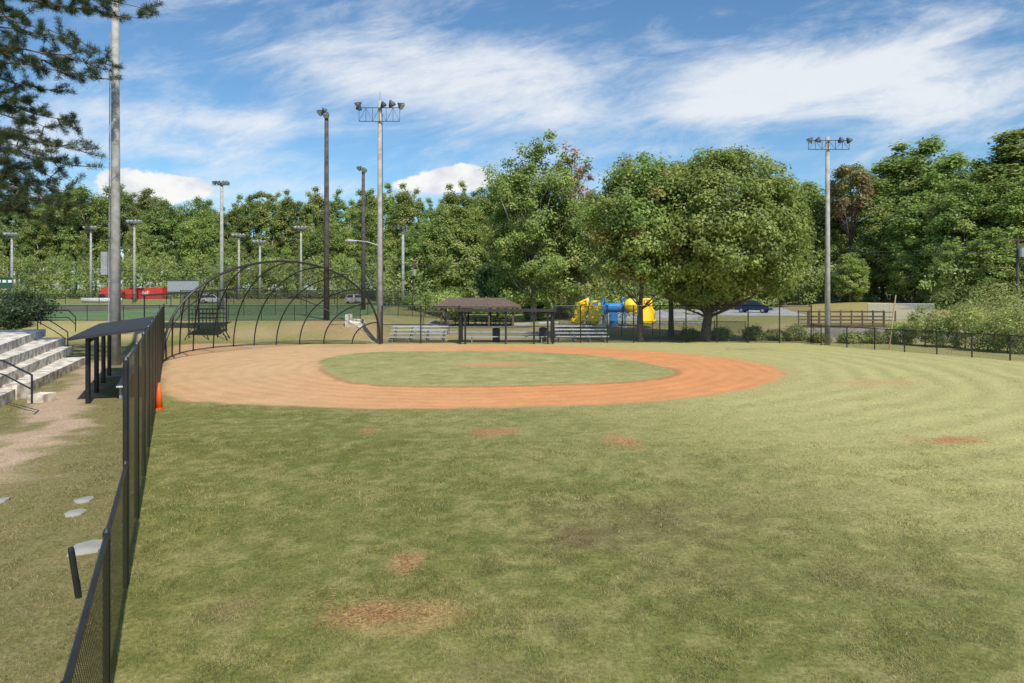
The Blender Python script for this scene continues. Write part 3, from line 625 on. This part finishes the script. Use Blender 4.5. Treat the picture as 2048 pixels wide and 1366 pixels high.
light_pole(-16.3,60,19.5,.26,.17,darkpole,[(-.5,-.1,-.6,-.5,.9),(0.05,-.3,-.2,-.7,.9),(-.1,.1,.5,.6,.7)],None,'tall dark timber light pole with small floodlights on the bank')
light_pole(-19.6,90,20,.3,.2,darkpole,[(-.5,-.2,-.6,-.5,1.1),(.2,-.4,.2,-.7,1.1)],None,'tall timber light pole beside the turf field')
light_pole(-40.4,95,18.8,.3,.2,concpole,[(-.9,-.1,-.6,-.5,1.0),(-.3,-.1,-.2,-.6,1.0),(.4,-.1,.2,-.6,1.0),(.9,-.1,.5,-.6,1.0)],(18.7,2.4,.3),'concrete light pole with floodlights standing by the turf field')
for px,ty,Y in [(806,455,105),(602,455,138),(520,483,138),(478,470,137),(269,443,130),(182,455,137),(24,468,135)]:
    x=(px-1024)/F*Y; tz=topz(px,ty,Y)
    light_pole(x,Y,tz,.28,.17,concpole,[(-1.1,-.1,-.6,-.5,1.2),(-.4,-.1,-.2,-.6,1.2),(.4,-.1,.2,-.6,1.2),(1.1,-.1,.5,-.6,1.2)] if px!=806 else [(-.6,-.1,-.4,-.5,1.0),(.1,-.1,.4,-.5,1.0)],(tz-.5,2.8 if px!=806 else 1.3,.4),'far pale light pole with a bank of white floodlights')
xl,yl=(231-1024)/F*36,36
t=light_pole(xl,yl,22.5,.27,.16,concpole,[(-.7,-.1,-.6,-.5,1),(.6,-.1,.6,-.5,1)],(22.3,2.0,.6),'very tall pale concrete light pole beside the dugout')
part('electrical_box',t,MB().box(xl-.62,yl-.25,4.75,xl-.3,yl+.1,5.95),galv)
part('conduit',t,MB().tube([(xl-.3,yl-.1,1),(xl-.22,yl-.1,17.5)],.025,6),galv)
# ---------------- far dugout frame
x0,x1,y0,y1=-3.75,2.95,49.7,51.4
t=thing('dugout_shelter',((x0+x1)/2,50.4,0),'open black framed dugout with thin flat roof and chain link front','dugout')
for x in (x0,x0+.35,-.45,1.6,x1-.35,x1):
    part('post',t,MB().box(x-.065,y0-.065,-.05,x+.065,y0+.065,2.35),black)
for x in (x0,-.45,x1): part('post',t,MB().box(x-.05,y1-.05,-.05,x+.05,y1+.05,2.3),black)
part('roof',t,MB().box(x0-.25,y0-.3,2.35,x1+.25,y1+.3,2.5),blackroof)
for z in (1.3,2.2): part('rail',t,MB().beam((x0,y0-.075,z),(x1,y0-.075,z),.05,.06),black)
part('wire_mesh',t,panel([(x0,y0-.11),(x1,y0-.11)],.05,1.3),chain)
t2=thing('bench',(-.4,50.9,0),'low aluminium bench inside the open dugout','bench'); part('seat',t2,MB().box(-3.4,50.75,.42,2.6,51.05,.47),alu); 
for x in (-3,-.4,2.2): part('leg',t2,MB().box(x-.04,50.8,0,x+.04,51,.42),galv)
for x,h in ((2.35,.95),(-1.2,.9)):
    t3=thing('litter_bin',(x,51.9,0),'round dark grey litter bin beside the dugout','bin'); part('bin_body',t3,MB().tube([(x,51.9,0),(x,51.9,h)],[.28,.3],14),lampdark,True); part('lid',t3,MB().tube([(x,51.9,h),(x,51.9,h+.1),(x,51.9,h+.16)],[.32,.28,.1],14),black,True)
def met_bleacher(x0,x1,y,label):
    t=thing('metal_bleacher',((x0+x1)/2,y,0),label,'bleacher','metal bleachers by the field')
    for k in range(4):
        part('seat',t,MB().box(x0,y+k*.62,.38+k*.23,x1,y+k*.62+.28,.46+k*.23),alu)
        if k: part('footboard',t,MB().box(x0,y+k*.62-.28,.12+k*.23,x1,y+k*.62-.05,.18+k*.23),alu)
    for i in range(4):
        x=x0+.3+(x1-x0-.6)*i/3; mb=MB().beam((x,y,.03),(x,y+2.4,.03),.05,.05).beam((x,y,.1),(x,y+2.1,.95),.05,.05)
        for k in range(4): mb.beam((x,y+k*.62+.13,.03),(x,y+k*.62+.13,.38+k*.23),.045,.045)
        part('frame',t,mb,galv)
met_bleacher(-9.2,-4.9,50.7,'silver aluminium spectator bleacher behind the black fence')
met_bleacher(3.3,7.3,51.3,'silver aluminium spectator bleacher under the shade tree')
# picnic pavilion
t=thing('picnic_pavilion',(-3.6,74,0),'open picnic pavilion with low brown gable roof over tables','pavilion')
rx0,rx1,ry0,ry1=-8.1,.9,70.8,77.2
for x in (-7.4,-4.9,-2.4,.1):
    for y in (71.5,76.5): part('post',t,MB().box(x-.1,y-.1,0,x+.1,y+.1,2.25),wood)
mb=MB(); yr=74; zr=3.05; ze=2.2
A=[(rx0,ry0,ze),(rx1,ry0,ze),(rx1,ry1,ze),(rx0,ry1,ze),(rx0+1.2,yr,zr),(rx1-1.8,yr,zr)]
mb.v+=A+[(x,y,z-.16) for x,y,z in A]; mb.f+=[(0,1,5,4),(1,2,5),(2,3,4,5),(3,0,4),(6,10,11,7),(7,11,8),(8,11,10,9),(9,10,6),(0,6,7,1),(1,7,8,2),(2,8,9,3),(3,9,6,0)]
part('roof',t,mb,brownroof); part('fascia',t,MB().box(rx0-.02,ry0-.04,2.02,rx1+.02,ry0-.005,2.2),wood)
tb=None
for i,(x,y) in enumerate([(-6.6,72.5),(-4.6,72.7),(-2.6,72.5),(-.7,72.8),(-5.6,75),(-3.4,75.2),(-1.2,75)]):
    if tb is None:
        tb=thing('picnic_table',(x,y,.06),'dark brown picnic table under the pavilion roof','picnic table','picnic tables under the pavilion')
        part('table_top',tb,MB().box(x-.85,y-.38,.78,x+.85,y+.38,.83),wood)
        for s in (-1,1):
            part('seat',tb,MB().box(x-.85,y+s*.72-.13,.48,x+.85,y+s*.72+.13,.52),wood)
            part('leg',tb,MB().beam((x+s*.6,y-.7,.06),(x+s*.6,y+.25,.78),.06,.08).beam((x+s*.6,y+.7,.06),(x+s*.6,y-.25,.78),.06,.08).beam((x+s*.6,y-.75,.46),(x+s*.6,y+.75,.46),.04,.05),wood)
    else: dup(tb,(x,y,.06),random.uniform(-.1,.1))
# ---------------- playground
px0,py0=10.6,71.0; zz=0.1
t=thing('playground_structure',(px0,py0,zz),'blue and yellow plastic playground structure with slides and crawl tunnel','playground')
KK=1.14
P=lambda x,y,z:(px0+x*KK,py0+y*KK,zz+z*KK)
def pbox(a,b): 
    A_=P(*a);B_=P(*b); return MB().box(*A_,*B_)
for x in (-2.2,-.9,.9,2.3):
    for y in (-.7,.7): part('post',t,MB().tube([P(x,y,0),P(x,y,2.6)],.08,8),blue)
part('deck',t,pbox((-2.3,-.8,1.1),(-.9,.8,1.18)),galv); part('deck',t,pbox((.9,-.8,1.1),(2.4,.8,1.18)),galv)
part('panel',t,pbox((-1.25,-.78,1.2),(-.95,-.72,2.3)),blue); part('panel',t,pbox((.95,-.78,1.2),(1.25,-.72,2.3)),blue)
part('panel',t,pbox((-2.28,.68,1.2),(-.9,.74,2.2)),blue); part('panel',t,pbox((.9,.68,1.2),(2.3,.74,2.2)),yellow)
part('climbing_panel',t,pbox((-.5,-.6,.1),(.3,-.5,1.3)),blue)
part('tunnel',t,MB().tube([P(-.95,0,1.65),P(-.4,0,1.72),P(.4,0,1.72),P(.95,0,1.65)],.5,14),blue,True)
part('bubble_dome',t,MB().tube([P(1.4,-.8,1.95),P(1.4,-.95,1.95),P(1.4,-1.15,1.95)],[.75,.62,.1],14),yellow,True)
def slide(path,w=.5):
    mb=MB(); pts=[Vector(p) for p in path]
    for i,p in enumerate(pts):
        d=(pts[min(i+1,len(pts)-1)]-pts[max(i-1,0)]); d.z=0; d.normalize(); r=Vector((d.y,-d.x,0))
        for (a,z) in ((-w/2-.05,.35),(-w/2,.03),(0,0),(w/2,.03),(w/2+.05,.35),(w/2,-.06),(0,-.08),(-w/2,-.06)): mb.v.append(tuple(p+r*a+Vector((0,0,z))))
        if i:
            k=8*i
            for j in range(8): mb.f.append((k-8+j,k-8+(j+1)%8,k+(j+1)%8,k+j))
    return mb
part('slide',t,slide([P(-1.7,-.8,1.9),P(-1.8,-1.2,1.7),P(-2.0,-1.9,1.0),P(-2.2,-2.5,.5),P(-2.4,-2.9,.4)],1.2),yellow,True)
part('slide',t,slide([P(-2.3,-.2,2.0),P(-2.7,-.3,1.8),P(-3.1,-.8,1.1),P(-3.4,-1.4,.5),P(-3.6,-1.9,.4)],1.2),yellow,True)
part('slide',t,slide([P(2.4,-.3,2.1),P(2.7,-.7,1.9),P(2.9,-1.4,1.1),P(2.8,-2.1,.5),P(2.5,-2.6,.4)],1.2),yellow,True)
part('slide_hood',t,MB().tube([P(-2.15,-.75,1.2),P(-2.05,-.75,2.3),P(-1.5,-.75,2.3),P(-1.4,-.75,1.2)],.2,8),yellow,True)
part('slide_hood',t,MB().tube([P(-3.35,-.3,.9),P(-3.2,-.3,2.1),P(-2.5,-.3,2.5),P(-2.4,-.3,1.2)],.24,8),yellow,True)
part('slide_hood',t,MB().tube([P(2.45,-.5,1.3),P(2.5,-.5,2.5),P(3.2,-.5,2.5),P(3.25,-.5,.4)],.22,8),yellow,True)
xa,ya=(868-1024)/F*60,60
t=thing('swing_frame',(xa,ya,0),'grey arched tube swing frame near the pavilion','swing')
part('frame',t,MB().tube([(xa-1.2,ya,0),(xa-1.1,ya,1.6),(xa-.7,ya,2.0),(xa+.7,ya,2.0),(xa+1.1,ya,1.6),(xa+1.2,ya,0)],.035,8),lampdark)
part('frame',t,MB().tube([(xa-1.2,ya+1.5,0),(xa-1.1,ya+1.5,1.6),(xa-.7,ya+1.5,2.0),(xa+.7,ya+1.5,2.0),(xa+1.1,ya+1.5,1.6),(xa+1.2,ya+1.5,0)],.035,8),lampdark)
x,y=-12.6,54.6; z=hz(x,y); t=thing('concrete_steps',(x,y,z),'small white concrete stepped block set into the grass bank','steps')
part('side_wall',t,MB().prism([(x-.75,y),(x-.5,y),(x-.5,y+1.4),(x-.75,y+1.4)],z-.4,z+1.0),whiteconc)
part('step',t,MB().box(x-.49,y,z-.4,x+.7,y+1.4,z+.3),whiteconc); part('step',t,MB().box(x-.49,y+.5,z+.31,x+.5,y+1.39,z+.6),whiteconc)
# ---------------- cars
def car(x,y,rz,paint,label,L_=4.6,W=1.85,Hh=1.65):
    z=hz(x,y)+.03; t=thing('parked_car',(0,0,0),label,'car')
    prof=[(-2.25,.35),(-2.3,.7),(-2.2,1.0),(-1.9,1.02),(1.0,1.02),(2.0,.9),(2.28,.7),(2.3,.35)]
    def ext(pr,w,wt=None):
        mb=MB(); n=len(pr); zt=max(p[1] for p in pr)
        for s in (-1,1):
            for p in pr: 
                ww=w if wt is None else (wt if p[1]>=zt-.1 else w)
                mb.v.append((p[0],s*ww/2,p[1]))
        mb.f+=[tuple(range(n)),tuple(range(2*n-1,n-1,-1))]+[(i,i+n,(i+1)%n+n,(i+1)%n) for i in range(n)]; return mb
    part('body',t,ext(prof,W),paint)
    part('roof',t,ext([(-2.1,1.025),(-1.8,1.6),(-1.2,Hh),(.1,Hh-.02),(.4,1.56),(1.15,1.025)],W-.12,W-.4),paint)
    part('window',t,MB().quad((-1.75,-W/2+.0,1.08),(.95,-W/2+.0,1.08),(.3,-W/2+.12,1.52),(-1.6,-W/2+.12,1.52)),glass)
    part('window',t,MB().quad((.95,W/2,1.08),(-1.75,W/2,1.08),(-1.6,W/2-.12,1.52),(.3,W/2-.12,1.52)),glass)
    part('windscreen',t,MB().quad((1.18,-.75,1.06),(1.18,.75,1.06),(.46,.62,1.55),(.46,-.62,1.55)),glass)
    part('rear_window',t,MB().quad((-2.12,.7,1.1),(-2.12,-.7,1.1),(-1.86,-.6,1.56),(-1.86,.6,1.56)),glass)
    for sx in (-1.4,1.42):
        for sy in (-1,1):
            w=part('wheel',t,MB().tube([(sx,sy*(W/2-.2),.34),(sx,sy*(W/2+.02),.34)],.34,16),tyre)
            part('rim',w,MB().tube([(sx,sy*(W/2+.022),.34),(sx,sy*(W/2+.035),.34)],.2,12),rim)
    for sy in (-.65,.65): part('headlight',t,MB().box(2.2,sy-.18,.68,2.31,sy+.18,.82),lampglass); part('tail_light',t,MB().box(-2.32,sy-.12,.75,-2.22,sy+.12,.98),red)
    t.location=(x,y,z); t.rotation_euler=(0,0,rz); return t
car((1507-1024)/F*93,93,math.radians(-35),carblue,'dark blue compact suv parked on the pale lot')
car((425-1024)/F*128,128,math.radians(10),carwhite,'white car parked behind the turf field fence')
car((712-1024)/F*128,128,math.radians(70),carwhite,'white car parked beside the timber light pole')
# footbridge
bx0,bx1,by=24.3,31.5,57; z=.95
t=thing('footbridge',(28,by,z),'brown steel truss footbridge with railings over the creek','bridge')
part('deck',t,MB().box(bx0,by-.9,z-.15,bx1,by+.9,z),wood)
for s in (-.9,.9):
    mb=MB()
    for q in (.15,.45,.75,1.15): mb.beam((bx0,by+s,z+q),(bx1,by+s,z+q),.06,.07)
    k=8
    for i in range(k+1):
        xx=bx0+(bx1-bx0)*i/k; mb.beam((xx,by+s,z-.1),(xx,by+s,z+1.25),.08,.08)
    part('railing',t,mb,wood)
t=thing('creek_wall',(28,53.1,0),'long bare concrete retaining wall behind the outfield fence','wall',me=MB().box(21.5,53.0,-.1,52,53.22,.98).mesh('creek_wall',(28,53.1,0),conc))
t=thing('low_wall',(15,80,0),'low grey concrete wall edging the parking area','wall',me=MB().box(11,80.4,0,36,80.65,.6).mesh('low_wall',(15,80,0),conc))
x,y=gp(1778,698); solo('wooden_stake',MB().tube([(x,y,0),(x+.5,y+.1,3.6)],.04,8),MAT('pale_timber',(0.5,.36,.2)),(x,y,0),'tall pale wooden stake leaning at the fence','post')
cx,cy=(288-1024)/F*140,140; z=hz(cx,cy); t=thing('shipping_container',(cx,cy,z),'red shipping container with white lettering beyond the turf field','container')
mb=MB().box(cx-3.8,cy,z,cx+3.8,cy+2.4,z+2.3)
for i in range(30): mb.box(cx-3.7+i*.25,cy-.05,z+.12,cx-3.58+i*.25,cy-.002,z+2.18)
part('body',t,mb,red)
fc=bpy.data.curves.new('lettering','FONT'); fc.body='NE'; fc.size=1.15; fc.extrude=.01; fo=bpy.data.objects.new('lettering_source',fc); COL.objects.link(fo); 
dg=bpy.context.evaluated_depsgraph_get(); dg.update(); tm=bpy.data.meshes.new_from_object(fo.evaluated_get(dg)); bpy.data.objects.remove(fo)
tm.materials.clear(); tm.materials.append(white)
lo=bpy.data.objects.new('lettering',tm); COL.objects.link(lo); lo.parent=t; lo.location=(-.3,-.08,.85); lo.rotation_euler=(math.pi/2,0,0)
cx,cy=(225-1024)/F*138,138; z=hz(cx,cy); t=thing('boom_lift',(cx,cy,z),'red construction lift machine parked near the container','machine')
part('chassis',t,MB().box(cx-2,cy-1,z+.6,cx+2,cy+1,z+1.4),red); part('turret',t,MB().box(cx-1.9,cy-.8,z+1.42,cx-.2,cy+.8,z+2.3),red)
for dx in (-1.4,1.4):
    part('wheel',t,MB().tube([(cx+dx,cy-1.2,z+.55),(cx+dx,cy-.9,z+.55)],.55,14),tyre)
part('boom',t,MB().beam((cx-1.5,cy,z+2.3),(cx+3.4,cy,z+1.7),.35,.35),red); part('basket',t,MB().box(cx+3.3,cy-.6,z+1.0,cx+4.2,cy+.6,z+2.0),red)
x=(212-1024)/F*130; solo('covered_tarpaulin',MB().tube([(x-4.5,130,hz(x,130)+.45),(x+3,130,hz(x,130)+.45)],.45,10),white,(x,130,hz(x,130)),'long roll of white field tarpaulin','tarpaulin',smooth=True)
def board(px0,px1,py0,py1,Y,mat,name,label,cat):
    a=at(px0,py0,Y);b=at(px1,py1,Y); z=hz(a[0],Y); t=thing(name,((a[0]+b[0])/2,Y,z),label,cat)
    part('panel',t,MB().box(a[0],Y,b[2],b[0],Y+.15,a[2]),mat)
    for zz_ in (a[2]+.05,b[2]-.05): part('frame',t,MB().beam((a[0],Y-.03,zz_),(b[0],Y-.03,zz_),.12,.1),lampdark)
    for x in (a[0]+.4,b[0]-.4): part('post',t,MB().tube([(x,Y+.22,z),(x,Y+.22,a[2])],.08,8),lampdark)
    return t
board(335,397,561,583,100,galv,'sign_board','plain grey sign board on posts beyond the backstop','sign')
t=board(-10,24,556,576,130,green_sb,'scoreboard','dark green scoreboard with white panels','scoreboard')
for i in range(3):
    a=at(-6+i*11,560,129.9); part('score_panel',t,MB().box(a[0],129.9,a[2]-.5,a[0]+.7,129.96,a[2]),white)
def upole(px,Y,ty,label='brown timber utility pole with crossarm and wires'):
    x=(px-1024)/F*Y; z=hz(x,Y); tz=topz(px,ty,Y); t=thing('utility_pole',(x,Y,z),label,'utility pole')
    part('pole',t,MB().tube([(x,Y,z),(x,Y,tz)],[.17,.11],10),darkpole); part('crossarm',t,MB().beam((x-1.1,Y-.15,tz-.5),(x+1.1,Y-.15,tz-.5),.1,.12),wood)
    part('transformer',t,MB().tube([(x+.1,Y-.4,tz-2.2),(x+.1,Y-.4,tz-1.3)],.25,12),galv); return (x,Y,tz)
u1=upole(2035,68,470); u2=upole(828,103,522); u3=upole(1130,103,520)
def wire(a,b,sag,label='thin dark overhead utility wire'):
    pts=[]
    for i in range(25):
        u=i/24; p=[a[j]*(1-u)+b[j]*u for j in range(3)]; p[2]-=sag*4*u*(1-u); pts.append(p)
    solo('utility_wire',MB().tube(pts,.025,4),lampdark,tuple(pts[0]),label,'wire')
wire(at(-60,530,138),(u2[0],u2[1],u2[2]-.4),1.2); wire(at(-60,538,138),(u2[0],u2[1],u2[2]-1.2),1.2); wire((u2[0],u2[1],u2[2]-.4),(u3[0],u3[1],u3[2]-.3),.8); wire((u1[0],u1[1],u1[2]-.4),at(1690,500,90),.6); wire((u1[0],u1[1],u1[2]-1.2),at(1700,505,90),.6)
wire((u1[0],u1[1],u1[2]-.4),at(2200,462,60),.3)
# ---------------- world
w=bpy.data.worlds.new('World'); scn.world=w; w.use_nodes=True; nt=w.node_tree; N=nt.nodes; L=nt.links; N.clear()
SUN_EL=math.radians(48); AZ=math.radians(154)
out=N.new('ShaderNodeOutputWorld'); bg=N.new('ShaderNodeBackground'); bg.inputs['Strength'].default_value=0.1
sk=N.new('ShaderNodeTexSky'); sk.sky_type='NISHITA'; sk.sun_disc=False; sk.sun_elevation=SUN_EL; sk.sun_rotation=AZ; sk.air_density=1.0; sk.dust_density=0.6; sk.ozone_density=1.6
def mt(op,*a,clamp=False):
    k=N.new('ShaderNodeMath'); k.operation=op; k.use_clamp=clamp
    for i,v in enumerate(a):
        if isinstance(v,(int,float)): k.inputs[i].default_value=v
        else: L.new(v,k.inputs[i])
    return k.outputs[0]
tc=N.new('ShaderNodeTexCoord'); sp=N.new('ShaderNodeSeparateXYZ'); L.new(tc.outputs['Generated'],sp.inputs[0])
yy=mt('MAXIMUM',mt('ABSOLUTE',sp.outputs[1]),0.03)
U=mt('DIVIDE',sp.outputs[0],yy); Vv=mt('DIVIDE',sp.outputs[2],yy)
def noise(su,sv,ou,detail,rough,dist=0,rot=0.0):
    cb=N.new('ShaderNodeCombineXYZ'); 
    u2_=mt('ADD',mt('MULTIPLY',U,math.cos(rot)),mt('MULTIPLY',Vv,math.sin(rot))); v2_=mt('SUBTRACT',mt('MULTIPLY',Vv,math.cos(rot)),mt('MULTIPLY',U,math.sin(rot)))
    L.new(mt('ADD',mt('MULTIPLY',u2_,su),ou),cb.inputs[0]); L.new(mt('MULTIPLY',v2_,sv),cb.inputs[1])
    n=N.new('ShaderNodeTexNoise'); n.inputs['Scale'].default_value=1; n.inputs['Detail'].default_value=detail; n.inputs['Roughness'].default_value=rough; n.inputs['Distortion'].default_value=dist
    L.new(cb.outputs[0],n.inputs['Vector']); return n.outputs['Fac']
def blob(px,py,rx,ry,rot=0,amp=1.0):
    du=mt('SUBTRACT',U,(px-1024)/F); dv=mt('SUBTRACT',Vv,(HY-py)/F)
    a=mt('ADD',mt('MULTIPLY',du,math.cos(rot)),mt('MULTIPLY',dv,math.sin(rot))); b=mt('SUBTRACT',mt('MULTIPLY',dv,math.cos(rot)),mt('MULTIPLY',du,math.sin(rot)))
    a=mt('DIVIDE',a,rx/F); b=mt('DIVIDE',b,ry/F)
    return mt('MULTIPLY',mt('EXPONENT',mt('MULTIPLY',mt('ADD',mt('MULTIPLY',a,a),mt('MULTIPLY',b,b)),-1.0)),amp)
B=None
for q in [(860,110,330,70,-.12,1.0),(1000,210,230,50,-.1,.95),(680,150,200,45,-.3,.6),(430,240,330,30,-.08,.95),(300,300,260,22,-.05,.6),(1650,130,300,75,.25,.9),(1880,200,400,70,-.1,1.0),(1480,200,240,50,.15,.75),(1900,60,180,40,.4,.6),(60,250,200,80,0,.7),(1300,300,260,20,0,.5),(560,390,600,24,0,.6),(1320,70,60,25,0,.4)]:
    b=blob(*q); B=b if B is None else mt('ADD',B,b)
n1=noise(4.5,14,3.1,13,.64,.5,.17); n2=noise(2.0,6,9.3,6,.55,.5,.12); n5=noise(14,42,4.4,9,.68,.4,.28)
dens=mt('ADD',mt('ADD',mt('MULTIPLY',B,0.66),mt('MULTIPLY',mt('SUBTRACT',n5,.5),.8)),mt('ADD',mt('MULTIPLY',mt('SUBTRACT',n1,.5),2.1),mt('MULTIPLY',mt('SUBTRACT',n2,.5),1.3)))
def mrange(x,a,b,c,d,sm=True):
    k=N.new('ShaderNodeMapRange'); k.interpolation_type='SMOOTHSTEP' if sm else 'LINEAR'
    L.new(x,k.inputs[0]); k.inputs[1].default_value=a;k.inputs[2].default_value=b;k.inputs[3].default_value=c;k.inputs[4].default_value=d; return k.outputs[0]
cir=mrange(dens,-0.1,1.15,0,.92)
cu=None
for q in [(300,385,120,42,0,1.2),(240,355,60,26,0,.8),(370,375,60,26,0,.7),(905,365,105,28,0,1.2),(925,345,60,20,0,.9),(820,372,60,16,0,.6)]:
    b=blob(*q); cu=b if cu is None else mt('ADD',cu,b)
n3=noise(26,30,1.7,8,.6,.3)
cd=mt('SUBTRACT',cu,mt('MULTIPLY',n3,1.4)); cum=mrange(cd,-.04,.2,0,1)
n4=noise(14,20,5.7,5,.5)
def col(rgb):
    k=N.new('ShaderNodeRGB'); k.outputs[0].default_value=(*rgb,1); return k.outputs[0]
def mix(f,a,b,bt='MIX'):
    k=N.new('ShaderNodeMix'); k.data_type='RGBA'; k.blend_type=bt
    if isinstance(f,(int,float)): k.inputs[0].default_value=f
    else: L.new(f,k.inputs[0])
    L.new(a,k.inputs[6]); L.new(b,k.inputs[7]); return k.outputs[2]
tint=mix(1.0,sk.outputs[0],col((0.88,1.22,1.40)),'MULTIPLY')
c1=mix(cir,tint,col((8.6,8.9,9.3)))
cumcol=mix(mrange(n4,.35,.6,0,1),col((6.8,7.3,8.1)),col((9.6,9.6,9.5)))
c2_=mix(cum,c1,cumcol)
L.new(c2_,bg.inputs[0]); L.new(bg.outputs[0],out.inputs[0])
sl=bpy.data.lights.new('sun','SUN'); sl.energy=4.5; sl.angle=math.radians(.5); sl.color=(1,.95,.86)
so=bpy.data.objects.new('sun',sl); COL.objects.link(so)
sd=Vector((math.sin(AZ)*math.cos(SUN_EL),math.cos(AZ)*math.cos(SUN_EL),math.sin(SUN_EL)))
so.rotation_euler=sd.to_track_quat('Z','Y').to_euler()
cam=bpy.data.cameras.new('camera'); cam.lens=24.0; cam.sensor_width=36; cam.shift_y=-(683-HY)/2048; cam.clip_end=4000; cam.clip_start=.1
co=bpy.data.objects.new('camera',cam); COL.objects.link(co); co.location=(0,0,H); co.rotation_euler=(math.pi/2,0,0); scn.camera=co
scn.view_settings.view_transform='Standard'; scn.view_settings.look='None'; scn.view_settings.exposure=0
